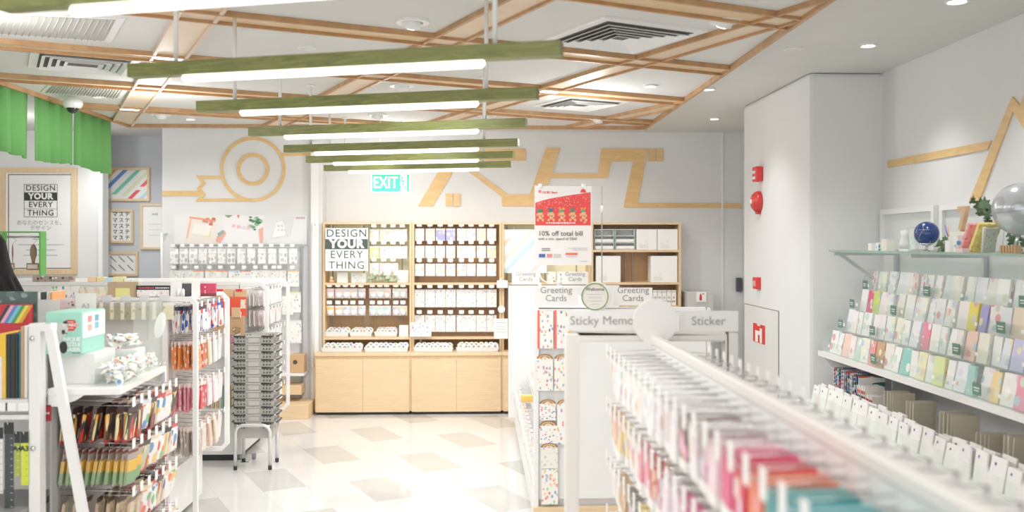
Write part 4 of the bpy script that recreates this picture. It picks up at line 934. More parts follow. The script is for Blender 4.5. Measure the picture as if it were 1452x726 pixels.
MB().ring(c-Vector((0, 0, .001)), r, r+.0015, (1, 0, .15), (0, 1, 0), (0, 0, .002), 48).build('equator_seam', mat('seam_grey', '#6f7478'), t)
MB().tube([(2.5, yg+.05, ZG+.008), (2.5, yg+.02, ZG+.09)], .008, 10).build('rod', CHROME, t); MB().lathe((2.5, yg+.05, ZG), [(.06, 0), (.06, .008), (.001, .01)], 28).build('base', CHROME, t)
def shelf_box(u, w, h, d, m, label, x=2.45, name='gift_box', rz=0, cat='box'):
    y = sx(u, x); o = MB().box(-d/2, d/2, -w/2, w/2, 0, h).build(name, m, label=label, cat=cat); o.location = (x, y, ZG+.0005); o.rotation_euler = (0, 0, rz); return o
shelf_box(1239, .05, .045, .05, CARD, 'low white box with pink corner on the glass shelf, left end'); shelf_box(1248, .045, .05, .04, art('mint_label', ['#7cc8b8', '#3f8fa0', '#e8a0a8'], '#f4f7f4', (3, 3, 2), .4), 'small white box with teal print on the glass shelf'); shelf_box(1259, .075, .07, .05, mat('cream_box', '#f3ede0'), 'cream gift box left of the clear frame')
t = empty('clear_frame', (2.5, sx(1287), ZG), 'clear acrylic photo block with silver foil leaves on the glass shelf', 'ornament'); y = sx(1294, 2.5)
MB().box(2.48, 2.52, y-.04, y+.04, ZG+.0005, ZG+.14).build('block', ACR, t); MB().box(2.499, 2.501, y-.035, y+.035, ZG+.01, ZG+.13).build('print', art('foil_print', ['#bcd4cc', '#f2f4f2', '#9fbcb8'], '#dce9e4', (1, 4, 6), .4), t)
MB().box(2.46, 2.56, y-.03, y+.09, ZG+.0005, ZG+.012).build('tray', METAL, t)
y = sx(1283, 2.6); MB().lathe((2.6, y, ZG+.0005), [(.03, 0), (.035, .04), (.02, .09), (.028, .12), (.001, .125)], 20).build('white_vase', METAL, label='slim white vase behind the clear acrylic block', cat='vase')
garland('ivy_sprig', [(2.5, sx(1330), ZG+.01), (2.5, sx(1338), ZG+.03), (2.48, sx(1345), ZG+.05)], 12, .035, 'short green ivy sprig right of the star globe', LEAFD, spread=.02)
shelf_box(1350, .05, .06, .05, CARD, 'plain white cube box right of the ivy sprig'); t = shelf_box(1360, .04, .085, .04, art('pen_cup', ['#4aa8d0', '#f0c8b0'], '#f4f2ee', (1, 2, 3), .4), 'white pen cup with blue stripe holding pens', name='pen_cup', cat='cup')
for k_ in range(2):
    MB().tube([(2.45, sx(1359)+.01*k_, ZG+.08), (2.45-.005, sx(1357)+.03*k_-.01, ZG+.14)], .003, 6).build('pen', mat('pen_violet', '#7a6cc8') if k_ else mat('pen_peach', '#e8b890'), label=f'{"violet" if k_ else "peach"} pen standing in the pen cup', cat='pen')
y = sx(1372, 2.55); t = bx('display_riser', (2.5, 2.6, y-.1, y+.1, ZG+.0005, ZG+.105), mat('riser_cream', '#f2efe6', .4), label='cream box riser carrying the wooden number seven', cat='riser')
me = text_mesh('7', .17, off=.006, ext=.012); me.materials.append(wood('seven_wood', '#c09a72', '#d6b48e')); me.transform(Matrix.Translation((2.54, sx(1366, 2.54), ZG+.168)) @ FACE_LEFT)
o = link('wooden_number', me); tag(o, 'wooden number seven standing on the cream riser', 'number')
garland('ivy_garland', [(2.56, sx(1365), ZG+.23), (2.56, sx(1380), ZG+.2), (2.57, sx(1396), ZG+.17), (2.56, sx(1388), ZG+.13)], 26, .05, 'dark ivy garland draped behind the wooden seven', LEAFD)
garland('ivy_trail', [(2.6, sx(1412), ZG+.1), (2.6, sx(1415), ZG+.06), (2.58, sx(1420), ZG+.012)], 14, .04, 'dark ivy trail between the books and the silver globe', LEAFD)
for nm, u, cc_, cols_ in (('pink', 1376, '#f09aa4', ['#f6c4c8', '#d86a7c']), ('yellow', 1390, '#f0d878', ['#f8ecb4', '#e8a860']), ('grey green', 1401, '#c4c8ba', ['#9ca294', '#d8d8d0'])):
    y = sx(u, 2.44); o = MB().box(-.055, .055, -.006, .006, 0, .165).box(-.055, .055, .007, .013, 0, .163).build('leaning_book', art('cover_'+nm, cols_, cc_, (5, 1, 7), .3), label=f'{nm} patterned book leaning on the glass shelf before the riser', cat='book')
    o.location = (2.44, y, ZG+.003); o.rotation_euler = (R(34 if nm != 'grey green' else 16), 0, 0); o.scale = (1, 1, 1) if nm != 'grey green' else (.55, 1, .72)
t = empty('easel_stand', (2.44, sx(1403), ZG), 'small clear easel holding the leaning books', 'stand'); y = sx(1406, 2.44); MB().tube([(2.39, y, ZG+.003), (2.39, y-.02, ZG+.12), (2.49, y-.02, ZG+.12), (2.49, y, ZG+.003)], .003, 6).build('wire', METAL, t)
shelf_box(1368, .07, .02, .06, mat('rose_dish', '#f2d4d4'), 'flat pink box at the foot of the leaning books', x=2.38)
for k_ in range(6): shelf_box(1423+4*k_, .012, .035, .03, mat('kraft', '#c9a277'), f'tiny tan card block before the silver globe, {nth(k_)} from the left', x=2.4, name='card_block')
# ================= CENTRE GONDOLA WITH GREETING CARDS =================
YN, YFAR = 5.2, 8.6
zt2 = P(780, 437, YN).z
xa, xb = X(757, YN), 1.29
t = empty('card_gondola', (.8, 6.9, 0), 'white greeting card gondola in the middle of the shop, sticker sheets on its end', 'display gondola')
bx('end_panel', (xa+.02, xb-.02, YN+.004, YN+.02, .28, zt2-.02), WHITE, t)
MB().box(xa, xa+.025, YN-.01, YN+.03, .05, zt2).box(xb-.025, xb, YN-.01, YN+.03, .05, zt2).box(xa+.025, xb-.025, YN-.01, YN+.03, zt2-.018, zt2).build('end_frame', METAL, t, bevel=.003)
xf0 = X(722.5, YFAR); zf = P(723, 405, YFAR).z
MB().box(xf0, xb, YFAR, YFAR+.03, .1, zf).build('far_panel', WHITE, t, bevel=.004)
MB().box(xf0-.01, xf0+.01, YFAR-.01, YFAR+.04, .1, zf).build('far_post', METAL, t)
bx('spine_panel', (.78, .8, YN+.03, YFAR, .3, zf-.03), WHITE, t)
bx('base', (xa+.02, xb-.02, YN+.03, YFAR-.002, .06, .3), WHITE, t); bx('plinth', (xa-.004, xb, YN-.03, YN+.003, .02, .24), OAK, t)
for y in (5.5, 6.9, 8.3):
    MB().lathe((xa+.06, y, .03), [(.03, -.012), (.03, .012)], 16, Matrix.Rotation(R(90), 3, 'Y')).build('caster', mat('caster_grey', '#8b8b8b'), t)
for i, (x, z) in enumerate(((.31, .3), (.44, .44), (.57, .58))):
    bx('display_step', (x, .78, YN+.04, YFAR-.01, z, z+.012), METAL, t)
    bx('step_lip', (x-.003, x, YN+.04, YFAR-.01, z, z+.05), ACR, t)
bc = Proto(MB().m(METAL).box(0, .11, -.07, -.067, 0, .07).box(0, .11, .067, .07, 0, .07).box(0, .11, -.067, .067, 0, .004).box(0, .003, -.067, .067, .004, .05).build('card_bin', cat='bin')); bc.o.location = (0, 0, 0)
gc = Proto(MB().box(0, .003, -.05, .05, 0, .1).box(.008, .011, -.05, .05, 0, .1).box(.016, .019, -.05, .05, 0, .1).build('greeting_card_stack', cm, cat='greeting cards')); gc.o.location = (0, 0, 0)
for i, (x, z, nm) in enumerate(((.315, .313, 'lowest'), (.445, .453, 'middle'), (.575, .593, 'upper'))):
    for k_ in range(21):
        y = 8.45-.155*k_
        if y < 5.35: break
        bc.put((x, y, z), label=f'white card bin on the {nm} step of the centre gondola, {nth(k_)} from the far end', group='white card bins')
        gc.put((x+.02, y, z+.006), (0, R(8), 0), f'card stack in the {nth(k_)} bin from the far end on the {nm} step', 'card stacks in the white bins', lin(rnd.choice(['#f5f4f0', '#f3efe6', '#eef2f4', '#f6e2c8', '#f4ecec'])))
shelf_y = 7.6
o = MB().box(.34, .43, 7.55, 7.63, .42, .47).build('yellow_card_pack', mat('mustard', '#e9c15c'), label='small yellow pack on the step of the centre gondola', cat='pack'); o.location.z += .0
# sticker sheets on the end panel
SH = art('sticker_print', ['#e8848a', '#86bea4', '#8aaad6', '#f0c078', '#cf9f7c', '#b09aca', '#868c94', '#f0b4ba'], '#f4f2ed', (5, 1, 7.5), .34, rand=.85)
SHF = art('sticker_floral', ['#9cbcdf', '#ea9ea2', '#b2d0a6', '#f2d090', '#a0a6d0', '#de8a8e'], '#f3f1e8', (5, 1, 8), .38)
def sheet(u0, u1, v0, v1, m, label, edge=None, arch=False, left=None):
    y = YN-.02; a, b = P(u0, v0, y), P(u1, v1, y); t = empty('sticker_sheet', ((a.x+b.x)/2, y, b.z), label, 'sticker sheet', 'sheets on the centre gondola end')
    bx('sheet', (a.x, b.x, y-.002, y, b.z, a.z), m, t)
    if left: bx('coloured_edge', (a.x-.004, a.x+.008, y-.004, y-.002, b.z, a.z+.004), mat('edge'+left, left), t)
    if edge: bx('coloured_edge', (b.x-.018, b.x, y-.004, y-.002, b.z, a.z), mat('edge'+edge, edge), t)
    if arch:
        c = Vector(((a.x+b.x)/2, y-.001, a.z-.002)); r = (b.x-a.x)/2
        for k_, cl in enumerate(('#8d6748', '#d9b07c', '#a67850', '#f0e0c4')): MB().ring(c, r*(1-.2*(k_+1)), r*(1-.2*k_), (1, 0, 0), (0, 0, .55), (0, -.0015, 0), 20, 0, math.pi).build('rainbow_header', mat('hdr'+cl, cl), t)
    MB().tube([(((a.x+b.x)/2), YN+.004, a.z+.006), ((a.x+b.x)/2, y-.012, a.z+.006), ((a.x+b.x)/2, y-.014, a.z+.012)], .0018, 5).build('hook', METAL, t)
sheet(763, 784.5, 441, 494, SH, 'white sheet of animal stickers with red left edge, top left on the gondola end', left='#ee6a5c')
sheet(787, 810, 441, 494, SH, 'sticker sheet with red edge and yellow strip, top right on the gondola end', edge='#f2b65a', left='#ee6a5c')
sheet(761, 784, 508, 554, SHF, 'floral sticker sheet with brown arch header, second row left', arch=True); sheet(786, 808, 508, 554, SHF, 'floral sticker sheet with brown arch header, second row right', arch=True)
sheet(765, 788, 572, 596, SH, 'short sticker sheet with arch header, third row on the gondola end', arch=True); sheet(790, 812, 572, 630, SH, 'sticker sheet beside the short third row sheet', arch=True)
sheet(765, 790, 603, 629, SH, 'short sticker sheet of red fruit, fourth row on the gondola end', arch=True)
sheet(767, 791, 634, 664, art('pale_print', ['#c8c8c4', '#e0dcd0'], '#efece2', (4, 1, 5), .3), 'plain cream sticker sheet in the fifth row on the gondola end', arch=True); sheet(768, 791, 665, 715, SHF, 'pale dotted sticker sheet, lowest on the gondola end')
# signs on gondola tops
TXT = mat('sign_grey_text', '#8f8d8a', .6)
def sign(u0, u1, v0, v1, Y, body, label, size, ztop, dy=0, line=.9):
    a, b = P(u0, v0, Y), P(u1, v1, Y); t = empty('topper_sign', ((a.x+b.x)/2, Y, b.z), label, 'sign')
    MB().box(a.x, b.x, Y, Y+.006, max(b.z, ztop+.001), a.z).build('board', mat('sign_board', '#ecebe8', .35), t, bevel=.001)
    if body: text(body, ((a.x+b.x)/2, Y-.001, (a.z+b.z)/2+size*.25*(body.count('\n'))), size, TXT, t, line=line)
    MB().box((a.x+b.x)/2-.02, (a.x+b.x)/2+.02, Y+.0065, Y+.03, ztop+.001, ztop+.03).build('clip', ACR, t)
sign(757, 820, 408, 433, YN, 'Greeting\nCards', 'Greeting Cards sign at the near left of the centre gondola top', .05, zt2); sign(870, 925, 408, 433, YN, 'Greeting\nCards', 'Greeting Cards sign at the near right of the centre gondola, right of the round sign', .05, zt2)
sign(726, 765, 385.5, 403, YFAR, 'Greeting\nCards', 'smaller Greeting Cards sign at the far left of the centre gondola', .052, zf); sign(797, 834, 385.5, 403, YFAR, 'Greeting\nCards', 'smaller Greeting Cards sign at the far end behind the poster', .052, zf)
c = P(843.5, 420.5, 5.12); r = 19.5*5.12/F
t = empty('round_sign', (c.x, 5.12, zt2), 'round Welcome sign with green rim on the centre gondola', 'sign')
MB().lathe(c, [(.001, -.004), (r-.006, -.004), (r-.006, .004), (.001, .004)], 40, Matrix.Rotation(R(90), 3, 'X'), False).build('disc', mat('round_board', '#e5e2da', .4), t)
MB().ring(c+Vector((0, .006, 0)), r-.006, r, (1, 0, 0), (0, 0, 1), (0, -.014, 0), 44).build('green_rim', mat('olive_rim', '#7b9458', .5), t)
MB().ring(c+Vector((.012, .03, 0)), r-.002, r+.006, (1, 0, 0), (0, 0, 1), (0, -.01, 0), 44).build('white_back_ring', METAL, t)
text('Welcome', (c.x-.0, c.y-.005, c.z+.04), .026, BLACK, t)
for k_, w in enumerate((.05, .04, .045, .02)): bx('text_line', (c.x-w, c.x+w, c.y-.0055, c.y-.0045, c.z+.012-.018*k_, c.z+.0132-.018*k_), LG, t)
# poster stand
YP = 5.14; a, b = P(758, 263.5, YP), P(839, 376, YP)
t = empty('poster_stand', (P(854, 430, YP).x, YP, zt2), 'thin grey metal hanging frame clamped to the gondola behind the red poster', 'stand')
pc = P(854.5, 263, YP); MB().tube([(pc.x, YP+.03, zt2), (pc.x, YP+.03, pc.z), (a.x-.01, YP+.03, pc.z)], .0035, 8).build('frame_rod', mat('rod_grey', '#b0b0b2', .3, .6), t)
MB().tube([(pc.x, YP+.03, P(0, 290, YP).z), (pc.x, YP+.03, P(0, 300, YP).z)], .007, 8).build('joint', METAL, t)
MB().box(pc.x-.02, pc.x+.02, YP+.01, YP+.06, zt2, zt2+.02).build('clamp', METAL, t)
t = empty('discount_poster', ((a.x+b.x)/2, YP, b.z), 'red and white poster reading 10% off total bill hanging above the gondola', 'poster')
bx('sheet', (a.x, b.x, YP, YP+.002, b.z, a.z), mat('poster_white', '#ebe7e4', .4), t)
def pu(u, v): return P(u, v, YP-.0005)
REDP = mat('poster_red', '#df3d3b', .45)
top = [(759, 287.5), (768, 284.5), (780, 281.5), (795, 279), (810, 276.5), (825, 274.5), (837.5, 272.5)]
MB().poly([pu(*q) for q in top+[(837.5, 319.5), (759, 319.5)]], (0, -.001, 0)).build('red_scene', REDP, t)
YQ = YP-.0015; SNOW = mat('snow', '#f6e6e2')
b_ = MB()
for i in range(150):
    u = rnd.uniform(761, 836); f = (u-759)/78; v = 286-13*f+rnd.random()**1.4*22+1
    q = P(u, v, YQ); b_.box(q.x-.0011, q.x+.0011, YQ-.001, YQ, q.z-.0011, q.z+.0011)
tag(b_.build('snow_dots', SNOW, t), kind='stuff')
text('10% off total bill', (pu(763, 0).x, YQ, pu(0, 331).z), .0375, mat('plum_ink', '#5e4a50'), t, align='LEFT', off=.0003)
text('with a min. spend of S$60', (pu(763, 0).x, YQ, pu(0, 338.5).z), .0205, mat('plum_ink', '#5e4a50'), t, align='LEFT')
text('OCBC Bank', (pu(769, 0).x, YQ, pu(0, 271.5).z), .0165, REDP, t, align='LEFT', off=.0003)
MB().ring(pu(765.5, 271.5)+Vector((0, -.001, 0)), .0035, .0075, (1, 0, 0), (0, 0, 1), (0, -.001, 0), 20).build('round_logo', REDP, t)
MB().poly([P(827+.001, 273, YQ)+Vector((.016*math.cos(k_*math.pi/10), 0, .02*math.sin(k_*math.pi/10))) for k_ in range(11)], (0, -.001, 0)).build('red_badge', REDP, t)
for k_ in range(5):
    u = 766.5+15.3*k_; q = P(u, 303, YQ-.001); tan = mat('gingerbread', '#e8b07c')
    b_ = MB().ball((q.x, YQ-.001, q.z+.002), .0125, 14, 8, (1, .12, .9)).ball((q.x, YQ-.001, q.z-.02), .0105, 12, 8, (1, .12, 1.1))
    for sx_, sz_ in ((-.014, -.035), (.013, -.035), (-.016, -.006), (.012, -.012)): b_.ball((q.x+sx_, YQ-.001, q.z+sz_), .0065, 10, 6, (1, .15, 1.2))
    b_.build('biscuit_figure', tan, t)
    hat = mat('hat_green', '#3f7d62') if k_ in (0, 3) else mat('hat_teal', '#2f6f78') if k_ == 1 else mat('hat_leaf', '#5f9a78')
    b_ = MB().ball((q.x-.004, YQ-.003, q.z+.016), .014 if k_ == 0 else .011, 14, 8, (1.15, .1, .8))
    if k_ == 3: b_.poly([(q.x-.014, YQ-.003, q.z+.014), (q.x+.010, YQ-.003, q.z+.014), (q.x-.002, YQ-.003, q.z+.042)], (0, -.001, 0))
    b_.build('party_hat', hat, t)
    if k_ in (1, 2, 4): 
        m = mat('bow_gold', '#f0a84a') if k_ != 1 else mat('hat_teal', '#2f6f78'); z = q.z+.03
        MB().poly([(q.x-.004, YQ-.004, z-.006), (q.x-.018, YQ-.004, z+.006), (q.x-.014, YQ-.004, z-.008)], (0, -.001, 0)).poly([(q.x-.004, YQ-.004, z-.006), (q.x+.012, YQ-.004, z+.008), (q.x+.008, YQ-.004, z-.008)], (0, -.001, 0)).build('bow', m, t)
    MB().box(q.x-.002, q.x+.007, YQ-.004, YQ-.003, q.z-.016, q.z-.011).build('scarf', mat('hat_teal', '#2f6f78'), t)
marks(13, (pu(795, 0).x, YQ, pu(0, 315.5).z), .16, .009, SNOW, t); MB().ring(pu(829, 315)+Vector((0, -.001, 0)), .005, .0065, (1, 0, 0), (0, 0, 1), (0, -.001, 0), 16).build('small_emblem', SNOW, t)
for u0, u1, v0, v1, c_ in ((764, 773, 360, 365, '#3f5fa4'), (775.5, 783, 360, 365, '#d9848c'), (785, 795, 360, 365, '#c8c4c4'), (802, 819, 358.5, 361.5, '#e2685c'), (768, 780, 352, 353, '#6a6a6a'), (768, 780, 354.5, 355.5, '#6a6a6a')):
    p, q = P(u0, v0, YQ), P(u1, v1, YQ); bx('printed_logo', (p.x, q.x, YQ-.001, YQ, q.z, p.z), mat('lg'+c_, c_), t)
for v, u0, u1 in ((351.5, 806, 833), (354, 812, 833), (363.5, 803, 818), (370, 822, 833)): p, q = P(u0, v, YQ), P(u1, v+.5, YQ); bx('text_line', (p.x, q.x, YQ-.001, YQ, q.z, p.z), LG, t)
for u in (766.5, 827.5):
    q = P(u, 264, YP); MB().box(q.x-.009, q.x+.009, YP-.006, YP+.034, q.z-.008, q.z+.014).build('hanging_clip', ACR if False else METAL, t, bevel=.002)
MB().box(P(764, 0, 8.5).x, P(768, 0, 8.5).x, 8.55, 8.58, zf, zf+.03).build('cable_plug', METAL, label='small white plug on the far gondola top', cat='plug')
MB().tube([P(764, 386, 8.5), P(768, 396, 8.5), P(778, 402, 8.5), P(790, 401, 8.5), P(796, 404, 8.55)], .006, 8).build('white_cable', METAL, label='loose white cable looping over the far gondola top', cat='cable')
t = empty('glue_bottle', (P(793, 0, 8.6).x, 8.62, zf), 'small white bottle on the far gondola top', 'bottle'); MB().lathe(t.location, [(.02, 0), (.022, .04), (.012, .055), (.006, .09), (.001, .092)], 16).build('bottle_body', METAL, t)
# ================= FOREGROUND GONDOLA (out of focus) =================
YE = 3.56; z1 = P(860, 473, YE).z; FR = mat('beige_frame', '#e6e2dc', .35)
lx, rx = X(801, YE), X(1046, YE); rm = X(925, YE); NEAR = .75
g = empty('foreground_gondola', (rm, 2.2, 0), 'white double-sided hook gondola running toward the camera in the right foreground', 'display gondola')
MB().box(lx, lx+.05, YE-.015, YE+.03, .05, z1).box(rx-.045, rx, YE-.015, YE+.03, .05, z1).box(lx+.05, rx-.045, YE-.015, YE+.03, z1-.03, z1).build('end_frame', FR, g, bevel=.006)
MB().box(rm-.015, rm+.015, NEAR, YE-.016, z1-.035, z1-.002).build('ridge_rail', FR, g, bevel=.005)
bx('back_panel', (rm-.008, rm+.008, NEAR, YE-.016, .3, z1-.036), WHITE, g); bx('base', (lx+.02, rx-.02, NEAR, YE-.016, .08, .3), WHITE, g)
for y in (1.0, 3.3):
    for x in (lx+.05, rx-.05): MB().lathe((x, y, .04), [(.04, -.015), (.04, .015)], 16, Matrix.Rotation(R(90), 3, 'Y')).build('caster', mat('caster_grey', '#8b8b8b'), g)
sign(805, 902, 441, 469, YE, 'Sticky Memo', 'Sticky Memo sign on the foreground gondola, left of the round white board', .047, z1)
sign(962, 1047, 441, 470, YE, 'Sticker', 'Sticker sign at the right end of the foreground gondola', .047, z1)
c = P(929, 456, 3.5); r = 32*3.5/F
t = empty('round_board', (c.x, 3.5, z1), 'blank white round board between the Sticky Memo and Sticker signs', 'sign')
MB().lathe(c, [(.001, -.004), (r, -.004), (r, .004), (.001, .004)], 44, Matrix.Rotation(R(90), 3, 'X'), False).build('disc', mat('round_white', '#f0efec', .4), t)
MB().box(c.x-.03, c.x+.03, 3.51, 3.545, c.z-r*.6, z1-.03).build('support', METAL, t)
def sidehook(L, tm=CARD, nm='display_hook', tagw=.03, tagh=.055):
    h = MB().tube([(0, 0, 0), (-L+.01, 0, -.002), (-L, 0, .01)], .0028, 6).tube([(0, 0, .022), (-L, 0, .012)], .0018, 5).build(nm, CHROME, cat='display hook'); h.location = (0, 0, 0)
    MB().box(-L-.003, -L-.001, -tagw/2, tagw/2, -.012, tagh-.012).build('price_tag', tm, h); return h
hL = Proto(sidehook(rm-.02-.462)); 
stickpack = art('memo_pack', PASTEL+['#f0a8bc'], None, (1, 2, 2.2), .4, header='own', hfrac=.8, foot='#f4f2ee', ffrac=.2)
bp = MB().box(-.0075, .0075, -.036, .036, -.13, 0); mp_ = bp.build('sticky_memo_pack', stickpack, cat='memo pack'); mp_.location = (0, 0, 0); mp_ = Proto(mp_)
TOP = [(3.6, '#fafaf9'), (2.62, '#f1eff1'), (2.5, '#ded6d6'), (2.42, '#f2f0f2'), (2.3, '#8d7670'), (2.2, '#f0ecee'), (2.1, '#a89498'), (2.0, '#f0d4dc'), (1.91, '#e04f80'), (1.81, '#d8334c'), (1.71, '#ee7a52'), (1.6, '#3f9c9c'), (1.48, '#56b4bc'), (1.3, '#2f7f86')]
def topcol(y):
    for yy_, c_ in TOP[::-1]:
        if y <= yy_: return c_
    return '#f5f5f3'
LOW = {1: ['#e8b48c', '#f0d8a0', '#f6efe0', '#e89aa8', '#c9544a', '#f2e2ea', '#d76a94', '#f4f2ee', '#8a8078', '#efc0b0', '#f6f6f4'], 2: ['#f4f2ee', '#c8a070', '#6f6a60', '#f0d878', '#e6e4f0', '#a86a5c', '#f4f0ea', '#6f8aa8'], 3: ['#4a4644', '#f2f0ec', '#d8b078', '#f0f0f0', '#c0a0a0']}
rows = [(z1-.07, 'top'), (z1-.26, 'second'), (z1-.46, 'third'), (z1-.66, 'fourth')]
for ri, (z, nm) in enumerate(rows):
    y = YE-.12; i = 0
    while y > NEAR+.2:
        hL.put((rm-.01, y, z), label=f'tagged hook, {nth(i)} from the far end in the {nm} row, foreground gondola', group='hooks of the foreground gondola')
        n_ = 8 if ri == 0 else 2
        for k_ in range(n_):
            col = topcol(y) if ri == 0 else LOW[ri][(i//2+k_*0) % len(LOW[ri])]
            xx = rm-.045-(rm-.54)*(k_/max(1, n_-1)) if ri == 0 else .497+.012*k_
            mp_.put((xx, y+rnd.uniform(-.004, .004), z-.002), (0, R(rnd.uniform(-4, 4)), 0), f'memo pack on the {nth(i)} hook from the far end, {nm} row, foreground gondola', 'memo packs on the foreground gondola', lin(col), (1, 1, 1+.1*(ri % 2)))
        y -= .1; i += 1
hR = Proto(sidehook(.18, tm=CARD, tagw=.034, tagh=.052)); rp = Proto(MB().box(-.004, .004, -.034, .034, -.13, 0).build('sticker_pack', stickpack, cat='sticker pack')); rp.o.location = (0, 0, 0)
y = YE-.12; i = 0
while y > NEAR+.25:
    hR.put((rm+.01, y, z1-.075), (0, 0, math.pi), f'right side hook with tag, {nth(i)} from the far end of the foreground gondola', 'right side hooks of the foreground gondola')
    for k_ in range(2): rp.put((rm+.15-.05*k_, y, z1-.078), (0, 0, 0), f'pale sticker pack on the {nth(i)} right side hook of the foreground gondola', 'sticker packs on the right side hooks', lin(rnd.choice(['#f5f4f2', '#f0eeee', '#f6f0ea'])))
    y -= .1; i += 1
# ================= LEFT GONDOLAS =================
def octa(t, x0, x1, y, z0, z1, ch, w=.026, d=.03, nm='end_frame', left=False):
    """square-section loop frame with cut corners on the aisle side"""
    out = [(x0, z0), (x1-ch, z0), (x1, z0+ch), (x1, z1-ch), (x1-ch, z1), (x0, z1)]
    k_ = w*.42; inn = [(x0+w, z0+w), (x1-ch-k_, z0+w), (x1-w, z0+ch+k_), (x1-w, z1-ch-k_), (x1-ch-k_, z1-w), (x0+w, z1-w)]
    b = MB()
    A = [[b.b.verts.new((px, yy_, pz_)) for px, pz_ in L_] for L_ in (out, inn) for yy_ in (y, y+d)]
    o0, o1, i0, i1 = A; n = 6
    for j in range(n):
        q = (j+1) % n
        b._f([o0[j], o0[q], i0[q], i0[j]]); b._f([o1[j], i1[j], i1[q], o1[q]]); b._f([o0[j], o1[j], o1[q], o0[q]]); b._f([i0[j], i0[q], i1[q], i1[j]])
    return b.build(nm, METAL, t)
def xhook(L, tw=.03, th=.03):
    h = MB().tube([(0, 0, .002), (L-.008, 0, 0), (L, 0, .01)], .002, 5).tube([(0, 0, .03), (L, 0, .014)], .0016, 5).build('display_hook', CHROME, cat='display hook'); h.location = (0, 0, 0)
    MB().box(L+.001, L+.003, -tw/2, tw/2, -.004, th).build('price_tag', CARD, h); return h
# ---- middle unit: panel facing camera, hooks on the aisle side
XS = -1.87; XA = -1.665
Y2a, Y2b = 5.6, 6.25
zt_ = P(250, 421, Y2a).z
m2 = empty('hook_gondola', (-2.3, 5.9, 0), 'white wheeled gondola with chamfered end frames hung with bright patterned packs', 'display gondola')
octa(m2, XS, X(279.5, Y2a), Y2a, .06, zt_, .035); octa(m2, XS, X(324, Y2b), Y2b, .33, zt_-.003, .045)
MB().box(XS, XS+.02, Y2a+.03, Y2b, zt_-.022, zt_).box(XS, XS+.02, Y2a+.031, Y2b, .33, .35).box(X(279.5, Y2a)-.06, X(279.5, Y2a)-.035, Y2a+.03, Y2b, zt_-.022, zt_-.001).build('top_rail', METAL, m2)
bx('hook_panel', (XS+.002, XS+.01, Y2a+.031, Y2b-.001, .36, zt_-.03), mat('panel_white', '#e9e7e5', .5), m2)
bx('base', (-2.8, -1.83, Y2a+.01, Y2b+.02, .05, .34), WHITE, m2)
bx('body_panel', (-2.85, XS-.005, Y2a+.04, Y2a+.055, .34, zt_-.05), mat('panel_clear', '#ecebe9', .4), m2)
bx('top_shelf', (-2.9, XS-.005, Y2a+.02, Y2b, zt_-.03, zt_-.008), METAL, m2)
for z in (.95, .62): bx('inner_shelf', (-2.85, XS-.005, Y2a+.0, Y2a+.039, z, z+.01), METAL, m2)
for y in (Y2a+.06, Y2b-.05):
    MB().lathe((-1.86, y, .025), [(.025, -.01), (.025, .01)], 14, Matrix.Rotation(R(90), 3, 'Y')).build('caster', mat('caster_grey', '#8b8b8b'), m2)
for z in (zt_-.08, .95, .55):
    MB().lathe((XS+.013, Y2a-.003, z), [(.012, -.004), (.012, .004)], 14, Matrix.Rotation(R(90), 3, 'X')).build('bolt', CHROME, m2)
hx = Proto(xhook(.19))
kim = art('kimono_pack', ['#e0453c', '#f3f0ec', '#2d4fb0', '#f0d8d0'], '#e7e4e4', (1, 2.2, 3), .46, header='own', hfrac=.85)
pkx = Proto(MB().m(kim).box(-.0018, .0018, -.045, .045, -.16, 0).box(-.009, .009, -.038, .038, -.15, -.045).build('patterned_pack', cat='pack')); pkx.o.location = (0, 0, 0)
pln = art('strip_pack', ['#f2ece4', '#f0d0c0', '#e8e0dc'], None, (1, 3, 4), .3, header='#f4e4dc', hfrac=.86)
pky = Proto(MB().m(pln).box(-.002, .002, -.04, .04, -.17, 0).box(-.007, .007, -.036, .036, -.165, -.03).build('slim_pack', cat='pack')); pky.o.location = (0, 0, 0)
R2 = [(1.325, 'top', pkx, ['#3a3a58', '#4a3048', '#e8e4e4', '#d8303c', '#2d4fb0']), (1.115, 'second', pky, ['#e58a4a', '#c46a52', '#eee0c0', '#dfe4e8', '#e4e6e8']), (.86, 'third', pky, ['#e58fa0', '#d4545c', '#f2dde4', '#f4e6ea', '#f2e0e6']), (.6, 'fourth', pky, ['#b9aea4', '#d8d0c8', '#e8c8b4', '#f0e0d0', '#f4efe8'])]
for z, nm, pr_, cols in R2:
    for j in range(5):
        y = Y2a+.1+.125*j
        hx.put((XS+.012, y, z), label=f'wire hook with tag, {nth(j)} from the front in the {nm} row of the chamfered gondola', group='hooks of the chamfered gondola')
        for k_ in range(7 if j == 0 else 4):
            x = XS+.035+(.145)*(k_/6) if j == 0 else XS+.1+.025*k_
            pr_.put((x, y, z-.004), (0, R(rnd.uniform(-5, 5)), rnd.uniform(-.15, .15)), f'{"bright kimono patterned" if pr_ is pkx else "slim hanging"} pack on the {nth(j)} hook, {nm} row of chamfered gondola', 'packs on the chamfered gondola', lin(cols[j]))
# red and blue flower rosettes
for k_, (u, v, cl) in enumerate(((281, 445, '#d8283a'), (300, 442, '#2a50b8'))):
    p = P(u, v, 5.9 if k_ == 0 else 6.1); t = empty('flower_pack', p, f'{"red" if k_ == 0 else "blue"} flower-shaped pack hanging at the gondola front', 'pack'); mf = mat('ros'+cl, cl)
    for a_ in range(7): MB().ball(p+Vector((.0, .028*math.cos(a_*.9), .028*math.sin(a_*.9))), .018, 10, 6, (.25, 1, 1)).build('petal', mf, t)
    MB().ball(p+Vector((.004, 0, 0)), .01, 10, 6).build('flower_centre', PAPER, t)
